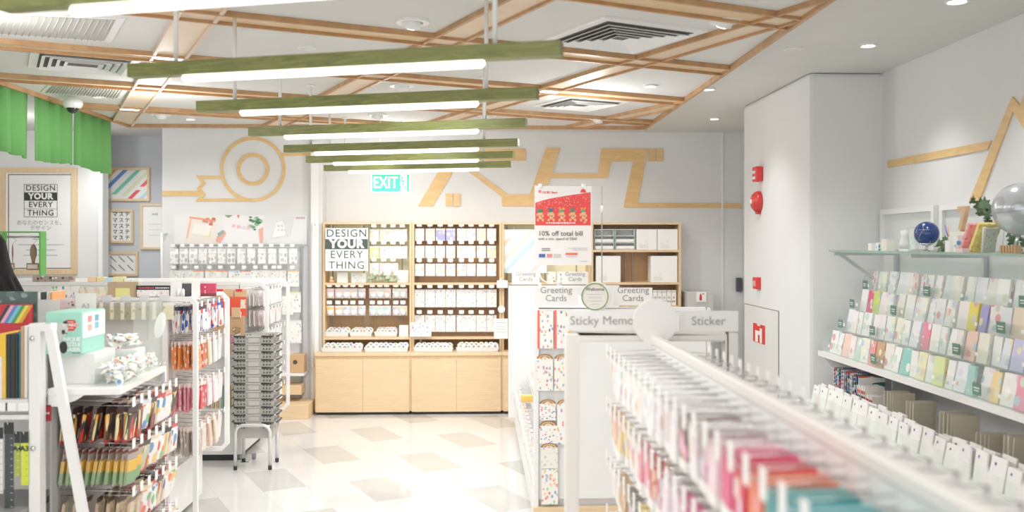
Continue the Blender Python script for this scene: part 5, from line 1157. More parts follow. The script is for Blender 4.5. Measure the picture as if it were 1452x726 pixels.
# goods on top of the middle unit and rail of price holders
zr = P(150, 419, Y2a).z
t = bx('price_rail', (-2.85, XS-.02, Y2a-.01, Y2a+.0, zt_-.02, zt_-.004), METAL, m2)
for i, u in enumerate((80, 109, 151, 178, 204, 232)):
    x = X(u, Y2a-.02); MB().box(x-.026, x+.026, Y2a-.016, Y2a-.0105, zt_-.025, zt_+.012).build('price_holder', mat('holder_clear', '#dfe2e2', .2), m2)
strips_ = Proto(MB().box(-.05, .05, -.003, .003, -.1, 0).build('hanging_strip_pack', art('strip_yellow', ['#d8cf9c', '#f0ecd0', '#c8bc90'], '#e9e4c4', (3, 1, 3), .3, header='#f1eee0', hfrac=.8), cat='pack')); strips_.o.location = (0, 0, 0)
ig = 0
for i in range(8): strips_.put((X(128+15*i, Y2a-.05), Y2a-.04, zt_-.03), label=f'cream strip pack hanging under the price rail, {nth(i)} from the left', group='strip packs under the price rail')
def item(nm, u0, u1, v0, Y, z0, m, label, cat, d=.02, tilt=0):
    a, b = P(u0, v0, Y), P(u1, v0, Y); return MB().box(a.x, b.x, Y, Y+d, z0, max(a.z, z0+.01)).build(nm, m, label=label, cat=cat, bevel=.001)
z5 = zt_-.007; Y5 = 5.72
item('dotted_pack', 72, 111, 406, Y5, z5, art('dot_pack', ['#e8b84a', '#6a9ad0', '#e07a8a', '#8abf8a', '#50a0b0'], '#f2efe6', (9, 1, 2), .36), 'cream pack with coloured dots on the gondola top at left', 'pack')
item('striped_pack', 113, 151, 407, Y5, z5, art('stripe_pack', ['#d8a878', '#a8c890', '#c0d8a8', '#e8c0a8'], '#e8dfd0', (8, 1, 1), .5), 'pack of striped pens on the gondola top', 'pack')
t = empty('kraft_board', P(174, 418, Y5), 'brown kraft board with yellow note on the gondola top', 'board'); a, b = P(152.5, 400, Y5), P(195.5, 400, Y5); bx('board', (a.x, b.x, Y5, Y5+.01, z5, a.z), mat('brown_board', '#b79f80', .7), t); a, b = P(164, 408.5, Y5), P(184, 408, Y5); bx('yellow_note', (a.x, b.x, Y5-.003, Y5-.0005, z5, a.z), mat('note_yellow', '#e6e08a'), t)
t = empty('black_sign', P(217, 418, Y5), 'long black sign with red and white lettering on the gondola top', 'sign'); a, b = P(193, 405, Y5-.02), P(241, 405, Y5-.02); bx('board', (a.x, b.x, Y5-.02, Y5-.012, z5, a.z), BLACK, t)
marks(9, (a.x+.06, Y5-.0205, a.z-.014), .09, .01, mat('red_text', '#d8525c'), t); marks(8, (a.x+.155, Y5-.0205, a.z-.014), .08, .008, PAPER, t); bx('picture_strip', (a.x+.004, b.x-.004, Y5-.0212, Y5-.0201, z5+.004, a.z-.026), art('strip_pic', ['#e8a8b0', '#f4f2ee', '#c8c8c8'], '#efe6e6', (8, 1, 2), .4), t)
item('white_tag_card', 242, 257, 400, Y5-.05, z5, CARD, 'upright white card left of the dark box on the gondola top', 'card', .003); item('dark_box', 258, 272, 402, Y5, z5, mat('charcoal_box', '#4c4a50'), 'small dark box between the two white cards', 'box'); item('white_tag_card', 271.5, 283, 397.5, 5.68, z5, CARD, 'taller upright white card right of the dark box', 'card', .003)
t = item('crimson_box', 284, 306, 402, Y5+.05, z5, art('crimson_print', ['#7a2030', '#f0dcd8'], '#c8395a', (5, 1, 3), .2, foot='#7a3038', ffrac=.25), 'crimson box at the right end of the gondola top', 'box')
for i, u in enumerate((252, 259)): p = P(u, 409, Y5-.07); MB().lathe((p.x, Y5-.06, z5), [(.009, 0), (.009, .045), (.004, .05), (.001, .055)], 12).build('small_bottle', METAL, label=f'tiny white bottle before the dark box, {"left" if i == 0 else "right"} one', cat='bottle')
# ---- far left unit
Y3a, Y3b = 7.4, 8.2; z3t = P(300, 399.5, Y3a).z
m3 = empty('far_gondola', (-2.8, 7.8, 0), 'white gondola behind the basket stack with kraft goods on its end panel', 'display gondola')
bx('base', (-3.9, -1.86, Y3a, Y3b+.1, .05, .26), WHITE, m3); bx('body', (-3.85, XS-.006, Y3a-.005, Y3b, .26, z3t-.03), mat('panel_white', '#e9e7e5', .5), m3)
bx('top_shelf', (-3.9, XS-.004, Y3a, Y3b, z3t-.028, z3t), METAL, m3); bx('lower_shelf', (-2.9, XS-.006, Y3a-.06, Y3a-.006, .4, .415), METAL, m3); bx('middle_shelf', (-2.9, XS-.006, Y3a-.06, Y3a-.006, .82, .835), METAL, m3)
bx('shadow_gap', (-3.85, -1.9, Y3a+.02, Y3b, 0, .05), BLACK, m3)  # black block stands in for the shade under the base
octa(m3, XS, X(380, Y3a), Y3a, .3, P(0, 401, Y3a).z, .05); octa(m3, XS, X(410, Y3b), Y3b, .24, z3t, .06)
MB().box(XS, XS+.02, Y3a+.03, Y3b, z3t-.025, z3t-.001).box(X(380, Y3a)-.08, X(380, Y3a)-.055, Y3a+.03, Y3b, z3t-.025, z3t-.004).build('top_rail', METAL, m3)
bx('hook_panel', (XS+.002, XS+.008, Y3a+.03, Y3b, .3, z3t-.03), mat('panel_white', '#e9e7e5', .5), m3)
for u in (337, 358): MB().lathe((X(u, Y3a)-.0, Y3a+.05, .025), [(.024, -.012), (.024, .012)], 12, Matrix.Rotation(R(90), 3, 'Y')).build('caster', mat('caster_grey', '#8b8b8b'), m3)
pw = Proto(MB().m(art('white_pack', ['#d8d4d8', '#e8c8c8', '#c8d0d8'], None, (1, 3, 4), .3)).box(-.003, .003, -.045, .045, -.12, 0).build('white_pack', cat='pack')); pw.o.location = (0, 0, 0)
for r, (z, nm) in enumerate(((1.33, 'top'), (1.17, 'second'), (1.0, 'third'), (.84, 'fourth'), (.67, 'fifth'), (.5, 'lowest'))):
    for j in range(6):
        y = Y3a+.1+.12*j
        hx.put((XS+.01, y, z), label=f'wire hook with tag, {nth(j)} from the front in the {nm} row behind the basket stack', group='hooks behind the basket stack')
        for k_ in range(4): pw.put((XS+.06+.035*k_, y, z-.004), (0, R(rnd.uniform(-4, 4)), 0), f'white pack on the {nth(j)} hook of the {nm} row behind the basket stack', 'white packs behind the basket stack', lin(['#f5f3f2', '#f2e6e4', '#f4f4f4', '#eeb8a8' if j < 2 else '#f4f0ee', '#f6f5f3', '#f0ede8'][r]))
def fitem(nm, u0, u1, v0, v1, m, label, cat, Y=Y3a-.0, d=.012):
    a, b = P(u0, v0, Y), P(u1, v1, Y); t = empty(nm, ((a.x+b.x)/2, Y, b.z), label, cat); bx('body', (a.x, b.x, Y-d, Y, b.z, a.z), m, t, bevel=.001); return t, a, b
t, a, b = fitem('red_portfolio', 311, 350, 421, 449, mat('coral_red', '#e8553c'), 'coral red portfolio on the end panel behind the chamfered gondola', 'folder', Y=7.37); bx('window_label', (b.x-.045, b.x-.006, 7.355, 7.3575, a.z-.09, a.z-.02), art('lab', ['#e8c060', '#c84a40'], '#efe2d0', (3, 1, 3), .3), t)
for i, (u0, u1) in enumerate(((306, 331), (333, 350))):
    t, a, b = fitem('kraft_pack', u0, u1, 410, 421, mat('light_kraft', '#d9b48c'), f'kraft pack with red header, {"left" if i == 0 else "right"} of the two above the red portfolio', 'pack', Y=7.385); bx('red_header', (a.x+.01, a.x+.06, 7.37, 7.3725, a.z-.018, a.z), RED, t)
t, a, b = fitem('kraft_pouch', 326, 347, 448, 475, KRAFT, 'kraft gift bag with white string and anchor print under the red portfolio', 'gift bag', Y=7.36, d=.02)
xm = (a.x+b.x)/2; MB().tube([(xm-.03, 7.338, a.z-.02), (xm-.035, 7.336, a.z+.03), (xm, 7.336, a.z+.05), (xm+.035, 7.336, a.z+.03), (xm+.03, 7.338, a.z-.02)], .003, 6).build('string', PAPER, t)
bx('print_patch', (xm-.03, xm+.03, 7.338, 7.34, b.z+.02, b.z+.065), art('anchor_print', ['#f0f0f0', '#4a5a70'], '#b08c64', (4, 1, 4), .3), t)
t, a, b = fitem('kraft_tag_pack', 328.5, 341, 436, 450, mat('light_kraft', '#d9b48c'), 'small kraft packet pinned over the gift bag', 'pack', Y=7.335, d=.006)
t, a, b = fitem('kraft_cone', 302, 318, 449, 470, mat('tan_cone', '#cf9f78'), 'tan fan-shaped kraft piece left of the gift bag', 'pack', Y=7.36); MB().ring(((a.x+b.x)/2, 7.346, (a.z+b.z)/2), .001, .022, (1, 0, 0), (0, 0, 1), (0, -.001, 0), 8).build('violet_star', mat('violet', '#7a5c90'), t)
for i, (v0, v1, c_) in enumerate(((474, 486, '#ee9ab4'), (487, 502, '#f0c2b0'))): fitem('pink_pack', 325, 350, v0, v1, mat('pp'+c_, c_), ['pink pack below the gift bag', 'peach pack below the pink pack'][i], 'pack', Y=7.37)
nb = Proto(MB().box(-.006, .006, -.02, 0, 0, .2).build('slim_notebook', owncol('own_cover'), cat='notebook')); nb.o.location = (0, 0, 0)
for i in range(26): nb.put((X(285, 7.36)+.0158*i, 7.393, .4155), label=f'slim notebook spine on the low shelf, {nth(i)} from the left', group='notebook spines on the low shelf', color=lin(['#e8b8a0', '#f0dcc0', '#a8c8b8', '#f2e8a8', '#d89890', '#f4f0e8', '#c8b0a0', '#8fc0b0'][i*5 % 8]), scale=(1, 1, .9+.1*((i*3) % 3)/2))
# goods on top at far left
item('wrapped_pack', 46, 72, 391, 7.45, z3t+.001, art('dark_wrap', ['#6a5048', '#e8e4e0', '#3a3030'], '#a8988c', (6, 1, 2), .4), 'clear wrapped brown pack on the far shelf, left one', 'pack', .1)
item('wrapped_pack', 73, 99, 392, 7.45, z3t+.001, art('dark_wrap', ['#6a5048'], '#a8988c', (6, 1, 2), .4), 'clear wrapped brown pack on the far shelf, right one', 'pack', .1)
for i, (u0, u1, v0, c_) in enumerate(((124, 136, 393, '#f6d4b0'), (137, 147, 393, '#f2e2a8'), (147, 160, 394, '#c4e2ee'), (160, 174, 392.5, '#efe7b4'), (176, 184, 395, '#f4f2ea'), (186, 196, 396, '#e9eee4'))): item('soft_pack', u0, u1, v0, 7.45, z3t+.001, mat('sp'+c_, c_, .6), f'small pastel soft pack on the far shelf, {nth(i)} from the left', 'pack', .08)
# green square display frame with hanging stamps
Yg = 7.55; a, b = P(-16, 328, Yg), P(57.5, 393, Yg); GF = mat('frame_green', '#5fae4f', .5); zb = z3t+.001
t = empty('green_display_frame', ((a.x+b.x)/2, Yg, zb), 'bright green square display frame standing on the far shelf', 'display frame'); w = .03
MB().box(a.x, b.x, Yg, Yg+.1, a.z-.012, a.z).build('top_board', GF, t); MB().box(b.x-.012, b.x, Yg, Yg+.1, zb, a.z-.0125).build('side_board', GF, t); MB().box(a.x, a.x+.012, Yg, Yg+.1, zb, a.z-.0125).build('side_board', GF, t); MB().box(X(2, Yg), X(8, Yg), Yg, Yg+.02, zb, a.z-.0125).build('inner_board', GF, t)
zr_ = P(0, 336, Yg).z; MB().tube([(a.x+.012, Yg+.06, zr_), (b.x-.012, Yg+.06, zr_)], .009, 10).build('hanging_bar', mat('bar_grey', '#c0c4c6', .3, .5), t)
SW = mat('stamp_wood', '#9a7a62', .5)
for i, (u, label) in enumerate(((46.5, 'wooden handled stamp facing front hanging in the green frame'), (17, 'wooden handled stamp seen edge-on hanging in the green frame'))):
    p = P(u, 350, Yg+.05); t = empty('hand_stamp', P(u, 383, Yg+.05), label, 'stamp'); e = 1 if i == 0 else .25; y = Yg+.06
    z0_, z1_, zh = P(0, 383, y).z, P(0, 373, y).z, P(0, 346, y).z
    MB().box(p.x-.05*e, p.x+.05*e, y-.012, y+.012, z0_, z1_).build('stamp_block', SW, t, bevel=.002); bx('rubber_face', (p.x-.04*e, p.x+.04*e, y-.014, y-.0125, z0_+.012, z1_-.012), mat('rubber_pale', '#e4dcd2'), t)
    MB().lathe((p.x, y, z1_), [(.012*e, 0), (.014*e, .02), (.027*e, .07), (.026*e, .11), (.016*e, .14), (.001, zh-z1_)], 20, Matrix.Diagonal(Vector((1, .6, 1)))).build('handle', SW, t)
    MB().tube([(p.x, y, zh), (p.x+.03, y, zh+.03), (p.x-.02, y, zr_+.01)], .0015, 5).build('string', INK, t)
# ================= BASKET STACK =================
t0 = empty('basket_stand', (-1.725, 7.2, 0), 'chrome tube stand with black feet carrying the stack of grey baskets', 'stand')
def bp_(u, v): return P(u, v, 7.12)
xl_, xr_ = X(334.5, 7.12), X(383.5, 7.12); zl = P(0, 605, 7.12).z; yb0, yb1 = 7.105, 7.35
for y in (yb0, yb1):
    MB().tube([(xl_, y, .02), (xl_, y, zl-.05), (xl_+.015, y, zl-.015), (xl_+.05, y, zl), (xr_-.05, y, zl), (xr_-.015, y, zl-.015), (xr_, y, zl-.05), (xr_, y, .02)], .0135, 12).build('leg_loop', mat('bright_tube', '#e2e2e2', .28, .5), t0)
    for x in (xl_, xr_): MB().lathe((x, y, 0), [(.014, 0), (.015, .03), (.012, .034)], 12).build('rubber_foot', BLACK, t0)
for x in (xl_, xr_): MB().tube([(x+(.01 if x < -1.7 else -.01), yb0, zl-.005), (x+(.01 if x < -1.7 else -.01), yb1, zl-.005)], .008, 8).build('side_bar', CHROME, t0)
BG = mat('basket_grey', '#b3b2ab', .55); BK = mat('basket_black', '#2e2e2c', .45)
W_, D_, H_ = .31, .215, .125
def basket():
    t = empty('shopping_basket', (0, 0, 0), 'b', 'shopping basket'); b = MB(); HOLE = BG
    # tapered unbroken shell; dark faces paint the shade of square holes
    wt, wb, dt, db, h = W_/2, W_/2*.86, D_/2, D_/2*.88, H_
    def side(axis, sgn):
        nc, nr = 26, 10
        half_t, half_b = (wt, wb) if axis == 'y' else (dt, db)
        off_t, off_b = (dt, db) if axis == 'y' else (wt, wb)
        g_ = []
        for r in range(nr+1):
            f = r/nr; hw = half_b+(half_t-half_b)*f; of = off_b+(off_t-off_b)*f; row = []
            for c_ in range(nc+1):
                s_ = -hw+2*hw*c_/nc
                row.append(b.b.verts.new((s_, sgn*of, h*f) if axis == 'y' else (sgn*of, s_, h*f)))
            g_.append(row)
        for r in range(nr):
            for c_ in range(nc):
                cc_ = c_ if c_ < nc/2 else nc-1-c_
                if r in (3, ) and cc_ in (3, 5, 7) and False: continue
                b.m(mat('basket_hole_shade', '#4a4945', .8) if r in (6, 8) and cc_ in (2, 4, 6) else BG); b._f([g_[r][c_], g_[r][c_+1], g_[r+1][c_+1], g_[r+1][c_]])
    b.m(BG)
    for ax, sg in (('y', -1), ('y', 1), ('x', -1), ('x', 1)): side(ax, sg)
    b.box(-wb, wb, -db, db, 0, .003)
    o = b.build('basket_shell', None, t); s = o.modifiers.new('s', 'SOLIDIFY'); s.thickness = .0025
    MB().box(-wt-.008, wt+.008, -dt-.008, -dt+.002, h-.014, h-.002).box(-wt-.008, wt+.008, dt-.002, dt+.008, h-.014, h-.002).box(-wt-.008, -wt+.002, -dt, dt, h-.014, h-.002).box(wt-.002, wt+.008, -dt, dt, h-.014, h-.002).build('rim', BG, t, bevel=.002)
    for sg in (-1, 1):
        xs = sg*wt; pts = [(xs*1.06, 0-.0, h-.012)]
        MB().tube([(sg*(.06), -dt-.01, h-.006), (sg*.14, -dt-.014, h-.006), (sg*(wt+.014), -dt+.03, h-.006), (sg*(wt+.016), dt-.03, h-.006), (sg*.14, dt+.012, h-.006), (sg*.06, dt+.01, h-.006)], .0065, 8).build('handle', BK, t)
    bx('centre_panel', (-.04, .04, -dt-.003, -dt+.001, h-.055, h-.016), mat('basket_light', '#bdbcb5', .5), t)
    return t
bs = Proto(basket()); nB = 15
x_, y_ = (xl_+xr_)/2, 7.245
zlow, ztop = P(0, 601, 7.13).z-H_, P(0, 477, 7.13).z-H_
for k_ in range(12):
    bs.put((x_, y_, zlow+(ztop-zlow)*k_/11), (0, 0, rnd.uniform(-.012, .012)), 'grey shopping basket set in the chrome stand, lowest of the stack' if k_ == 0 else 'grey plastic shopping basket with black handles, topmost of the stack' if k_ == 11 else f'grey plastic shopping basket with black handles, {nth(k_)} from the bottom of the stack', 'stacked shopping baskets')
dt_, db_ = D_/2, D_/2*.88
t = empty('floor_sticker', PZ(346, 657, .001), 'small green and white sticker on the floor beneath the basket stand', 'sticker')
a = PZ(338.5, 655, .001); MB().box(a.x, a.x+.09, a.y-.03, a.y+.03, .0005, .0015).build('white_label', PAPER, t); MB().box(a.x+.01, a.x+.08, a.y-.022, a.y+.022, .0016, .002).build('green_print', mat('sticker_green', '#6f9a84'), t)
# ================= NEAR LEFT UNIT =================
YN1, YN2 = 4.26, 5.02; ZS = 1.05
xR = X(171, YN1); xR2 = X(234, YN2); xP0, xP1 = X(42, 4.2), X(58, 4.2)
n1 = empty('eraser_gondola', (-1.85, 4.6, 0), 'white near left gondola with open shelf of novelty erasers and rows of hanging pencil packs', 'display gondola')
zp = P(0, 459, 4.2).z
MB().box(xP0, xP1, 4.19, 4.25, .03, zp).build('upright_post', METAL, n1, bevel=.003)
ux = X(74, 4.2); MB().box(xP1, ux, 4.19, 4.25, zp-.035, zp).build('top_bar', METAL, n1, bevel=.003)
x1_, z1_ = X(66.5, 4.2), zp; dx = X(122, 4.2)-X(75, 4.2); zb_ = P(0, 726, 4.2).z
sl = dx/(zp-zb_); xe0, xe1 = X(63, 4.2), X(77, 4.2)
MB().poly([(xe0, 4.188, zp), (xe1-.02, 4.188, zp), (xe1, 4.188, zp-.03), (xe1+sl*(zp-.03), 4.188, .03), (xe1+sl*(zp-.03)-.043, 4.188, .03)], (0, .03, 0)).build('slanted_leg', METAL, n1)
for u, v in ((45.5, 480), (46.5, 636)):
    p = P(u, v, 4.185); MB().ball(p, .011, 12, 8, (1, .6, 1)).build('bolt', CHROME, n1)
MB().poly([(xP1+.002, YN1, ZS), (xR, YN1, ZS), (xR2, YN2, ZS), (xP1+.002, YN2, ZS)], (0, 0, -.03)).build('open_shelf', METAL, n1, bevel=.003)
MB().poly([(xP1+.002, YN1+.005, ZS-.03), (xP1+.16, YN1+.005, ZS-.03), (xP1+.12, YN1+.005, ZS-.055), (xP1+.05, YN1+.005, ZS-.08), (xP1+.002, YN1+.005, ZS-.08)], (0, .012, 0)).build('shelf_bracket', METAL, n1)
bx('hook_panel', (xP1+.002, xP1+.012, YN1+.02, YN2, .1, ZS-.031), mat('panel_grey', '#b5b3b0', .5), n1)
bx('low_base', (xP1, xR-.02, YN1, YN2, .03, .12), METAL, n1); bx('back_upright', (xR2-.02, xR2, YN2, YN2+.02, .05, ZS), METAL, n1)
# rows of hanging packs on hooks toward the aisle
hN = Proto(xhook(.33, .034, .04))
pencil = art('pencil_pack', ['#f0b040', '#c83c28', '#e8d8a0', '#8a5a38', '#f0e0b0'], None, (1, 4, 1.4), .5, header='#3a2a28', hfrac=.82, foot='#b83a3c', ffrac=.1)
greenp = art('green_pack', ['#c8c4bc', '#e8e4dc'], '#8fae72', (1, 4, 7), .3, header='#4a4038', hfrac=.72, foot='own', ffrac=.3)
mixp = art('mixed_pack', ['#e86a4a', '#f0c060', '#f4f0ea', '#5a8ac0', '#7ab07a', '#e8a0b0', '#c8502c'], '#f1ece6', (1, 1.8, 2.6), .46, header='own', hfrac=.84)
brushp = art('brush_pack', ['#d8c8a0', '#a0b07a', '#c88a6a'], '#c9b49a', (1, 3, 5), .4, header='#5a4438', hfrac=.85)
def pk_(m, nm, w=.036, h=.17, bulge=.006): 
    o = MB().m(m).box(-.0015, .0015, -w, w, -h, 0).box(-bulge, bulge, -w*.8, w*.8, -h+.01, -h*.2).build(nm, cat='pack'); o.location = (0, 0, 0); return Proto(o)
P1, P2, P3, P4 = pk_(pencil, 'pencil_pack', .04, .165, .008), None, pk_(mixp, 'novelty_pack', .05, .15, .009), pk_(brushp, 'brush_pack', .036, .16)
bt = MB().m(mat('yellow_band', '#e9b94e')).box(-.007, .007, -.034, .034, -.105, -.055).m(mat('green_band', '#86a878')).box(-.0075, .0075, -.035, .035, -.16, -.105).m(mat('clear_band', '#a89c94', .2)).box(-.0015, .0015, -.036, .036, -.17, 0).m(mat('maroon', '#7a3a34')).box(-.003, .003, -.036, .036, -.02, -.008)
o = bt.build('banded_pack', cat='pack'); o.location = (0, 0, 0); P2 = Proto(o)
MB_ = {}
rowsN = [(.955, 'top', P1), (.765, 'second', P2), (.545, 'third', P4), (.33, 'lowest', P3)]
for ri, (z, nm, pr_) in enumerate(rowsN):
    for j in range(7):
        y = YN1+.1+.1*j; 
        if ri == 3 and j < 2: continue
        xo = xP1+.014; s_ = 1+(X(171+8*0, YN1)-X(171, YN1))
        hN.put((xo, y, z), label=f'tagged wire hook, {nth(j)} from the front in the {nm} row, near left gondola', group='hooks of the near left gondola')
        use = pr_ if j < 2 or ri == 3 else (P3 if (j+ri) % 3 else P1)
        n_ = (11 if ri == 1 else 7) if j == 0 else 5
        for k_ in range(n_):
            x = xo+.03+(.3)*(k_/(n_-1)) if j == 0 else xo+.17+.038*k_
            lab = {P1: 'pencil set pack', P2: 'yellow and green banded pack', P3: 'colourful novelty pack', P4: 'brown headed brush pack'}[use]
            use.put((x, y, z-.003), (0, R(rnd.uniform(4, 12)), rnd.uniform(-.25, .1)), f'{lab} on the {nth(j)} hook, {nm} row, near left gondola', 'packs on the near left gondola', lin(['#3c3434', '#b9c4a8', '#d9c8b0', '#f0d8d8'][ri] if use is not P3 else rnd.choice(['#f4f0ec', '#e8c0b0', '#f0e0c0', '#dfe8f0', '#c84a48'])))
t = empty('cola_tag', P(66, 560, 4.27), 'small dark red tag with white lettering behind the slanted leg', 'tag'); a, b = P(58.5, 574, 4.27), P(73, 597, 4.27); bx('tag_plate', (a.x, b.x, 4.265, 4.27, b.z, a.z), mat('wine_red', '#b0303c'), t); marks(3, ((a.x+b.x)/2, 4.264, (a.z+b.z)/2), .03, .01, PAPER, t)
# long banners at the far edge of the unit
for i, (u0, u1, c_, label) in enumerate(((223, 230, '#e9e2d4', 'long ivory strip banner with pale lettering beside the gondola upright'), (230, 237, '#e8c0c4', 'long pink strip banner with pink lettering beside the gondola upright'))):
    Y = 5.2; a, b = P(u0, 548, Y), P(u1, 724 if i else 690, Y); t = empty('strip_banner', ((a.x+b.x)/2, Y, b.z), label, 'banner')
    bx('strip', (a.x, b.x, Y, Y+.004, b.z, a.z), mat('strip'+c_, c_), t)
    marks(11, ((a.x+b.x)/2, Y-.001, (a.z+b.z)/2), (a.z-b.z)*.9, .014, mat('strip_ink'+c_, '#cf8a94' if i else '#b8b0a4'), t, up=True)
    MB().tube([((a.x+b.x)/2, Y+.005, a.z), ((a.x+b.x)/2, Y+.005, ZS+.0)], .002, 5).build('hanging_wire', CHROME, t)
# plinth box + mint eraser box
xa_, xb_ = X(76, 4.4), X(134, 4.4); zq = P(0, 503, 4.36).z
bx('plinth_box', (xa_, xb_, 4.4, 4.65, ZS+.001, zq), WHITE, label='plain white riser under the mint eraser box', cat='riser')
MINT = mat('mint', '#9fdccb', .45); a, b = P(64.5, 443, 4.36), P(116, 503, 4.36); zt1 = a.z; z0 = zq+.001
t = empty('eraser_box', ((a.x+b.x)/2, 4.45, z0), 'mint green puzzle eraser carton with panda picture and red logo', 'box')
MB().box(a.x, b.x, 4.36, 4.62, z0, zt1).build('carton', MINT, t, bevel=.002)
# open side flap with windows toward the aisle
MB().box(b.x+.0005, b.x+.003, 4.365, 4.62, z0+.07, zt1-.005).build('side_window', mat('side_white', '#e4f2f0', .3), t)
for k_, (y, z, c_) in enumerate(((4.42, zt1-.05, '#e88a8a'), (4.5, zt1-.05, '#6aa8c8'), (4.42, zt1-.09, '#f0b0a0'), (4.5, zt1-.085, '#80c0d8'))): MB().box(b.x+.0035, b.x+.0045, y, y+.04, z, z+.028).build('printed_picture', mat('pic'+c_, c_), t)
y = 4.359; LGR = mat('logo_red', '#d9402f')
lx_, lz_ = a.x+(b.x-a.x)*.69, zt1-.058
MB().poly([(lx_+.034*cx_, y, lz_+.028*cz_) for cx_, cz_ in ((-1.15, 0), (-.75, .35), (-.55, .85), (.55, .85), (.75, .35), (1.15, 0), (.75, -.35), (.45, -.95), (-.45, -.95), (-.75, -.35))], (0, -.001, 0)).build('red_logo', LGR, t)
text('IWAKO', (lx_, y-.0015, lz_), .019, PAPER, t, off=.0006, sx=1.05); text('GOOD', (lx_, y-.0015, lz_+.014), .009, PAPER, t); text('ERASER', (lx_, y-.0015, lz_-.014), .009, PAPER, t)
WT = mat('title_white', '#eefaf6')
for k_, s in enumerate(('UNIQUE', 'PUZZLE', 'ERASER')): text(s, (b.x-.006, y-.001, z0+.068-.0235*k_), .024, WT, t, align='RIGHT', off=.0012)
text('Made in Japan', (b.x-.006, y-.001, z0+.006), .007, BLACK, t, align='RIGHT')
pc_ = Vector((a.x+.062, y, z0+.11)); PG = mat('panda_grey', '#d6dcd8')
def oval(cx_, cz_, rx_, rz2, m, nm, dy): MB().lathe((cx_, y-dy, cz_), [(1, 0), (1, .001)], 24, Matrix(((rx_, 0, 0), (0, 0, -1), (0, rz2, 0)))).build(nm, m, t)
PBK = mat('panda_black', '#2c3030')
oval(pc_.x, pc_.z, .04, .036, PG, 'panda_head', .001); oval(pc_.x+.03, pc_.z+.03, .014, .013, PBK, 'panda_ear', .0005); oval(pc_.x+.02, pc_.z-.008, .008, .011, PBK, 'panda_eye', .0022); oval(pc_.x+.033, pc_.z-.014, .004, .003, PBK, 'panda_nose', .0022)
oval(pc_.x-.005, pc_.z-.075, .036, .038, PG, 'panda_body', .001); oval(pc_.x-.03, pc_.z-.06, .018, .04, PBK, 'panda_arm', .0022); oval(pc_.x+.02, pc_.z-.078, .018, .028, PBK, 'panda_leg', .0024)
# paper cards behind
def pcard(u0, u1, v0, v1, Y, label, body=None, col='#eceae7', rz=0):
    a, b = P(u0, v0, Y), P(u1, v1, Y); t = empty('price_card', ((a.x+b.x)/2, Y, b.z), label, 'card'); t.rotation_euler = (0, 0, 0)
    bx('card', (a.x, b.x, Y, Y+.002, b.z, a.z), mat('pcard'+col, col, .6), t)
    if body: text(body, ((a.x+b.x)/2, Y-.001, (a.z+b.z)/2-.02), .035, LG, t)
    MB().tube([((a.x+b.x)/2, Y+.004, b.z), ((a.x+b.x)/2, Y+.004, ZS if u0 > 60 else .99)], .003, 6).build('clip_rod', CHROME, t)
pcard(53, 84, 425, 475, 4.72, 'white card marked A3 standing left behind the mint box', 'A3'); pcard(107, 136, 416, 441, 4.74, 'white card marked A3 standing behind the mint box at right', 'A3')
pcard(83, 107, 423, 441, 4.76, 'pink card with two small photos behind the mint box', None, '#ecd8da')
a = P(87, 427, 4.755)
for k_ in range(2): MB().box(a.x+.005+.042*k_, a.x+.038+.042*k_, 4.754, 4.7555, a.z-.035, a.z-.002).build('photo_square', art('photo_sq', ['#5a4a48', '#c8a8a0'], '#e0c8c4', (2, 1, 2), .4), label=f'tiny square photo on the pink card, {"left" if k_ == 0 else "right"} one', cat='photo')
# acrylic bins with wrapped erasers
def acbin(x0, x1, y0, y1, z0, z1, label):
    t = empty('acrylic_bin', ((x0+x1)/2, (y0+y1)/2, z0), label, 'bin'); w = .004
    MB().box(x0, x1, y0, y0+w, z0, z0+(z1-z0)*.45).build('front_panel', ACR, t); MB().box(x0, x0+w, y0+w, y1, z0, z1).build('side_panel', ACR, t); MB().box(x1-w, x1, y0+w, y1, z0, z1).build('side_panel', ACR, t); MB().box(x0, x1, y1, y1+w, z0, z1).build('back_panel', ACR, t); MB().box(x0+w, x1-w, y0+w, y1, z0, z0+.003).build('floor_panel', ACR, t)
acbin(xb_+.012, xR-.005, 4.32, 4.66, ZS+.001, 1.17, 'low clear acrylic bin of wrapped erasers nearest the mint box'); acbin(xb_+.03, xR2-.008, 4.8, 5.0, ZS+.001, 1.4, 'tall clear acrylic bin farther back beside the oval card')
EC = ['#e86a4a', '#f0b860', '#5a9ad0', '#e8e4dc', '#e08a9a', '#7ab88a', '#c8603c', '#f4f0ea', '#f2d9d0', '#f7f4f0', '#f7f4f0', '#9cc4e4']
er = bmesh.new(); bmesh.ops.create_uvsphere(er, u_segments=12, v_segments=8, radius=1); er_me = bpy.data.meshes.new('eraser_bag')
for v in er.verts:
    f = abs(v.co.x); v.co = Vector((v.co.x*.032, v.co.y*.020*(1-.35*f), v.co.z*.010*(1-.5*f)))
    v.co += Vector((0, 0, .003*noise.noise(v.co*90)))
er.to_mesh(er_me); er.free(); er_me.materials.append(art('eraser_print', EC, '#f8f6f4', (1.7, 1.3, .8), .42, rough=.15))
for p_ in er_me.polygons: p_.use_smooth = True
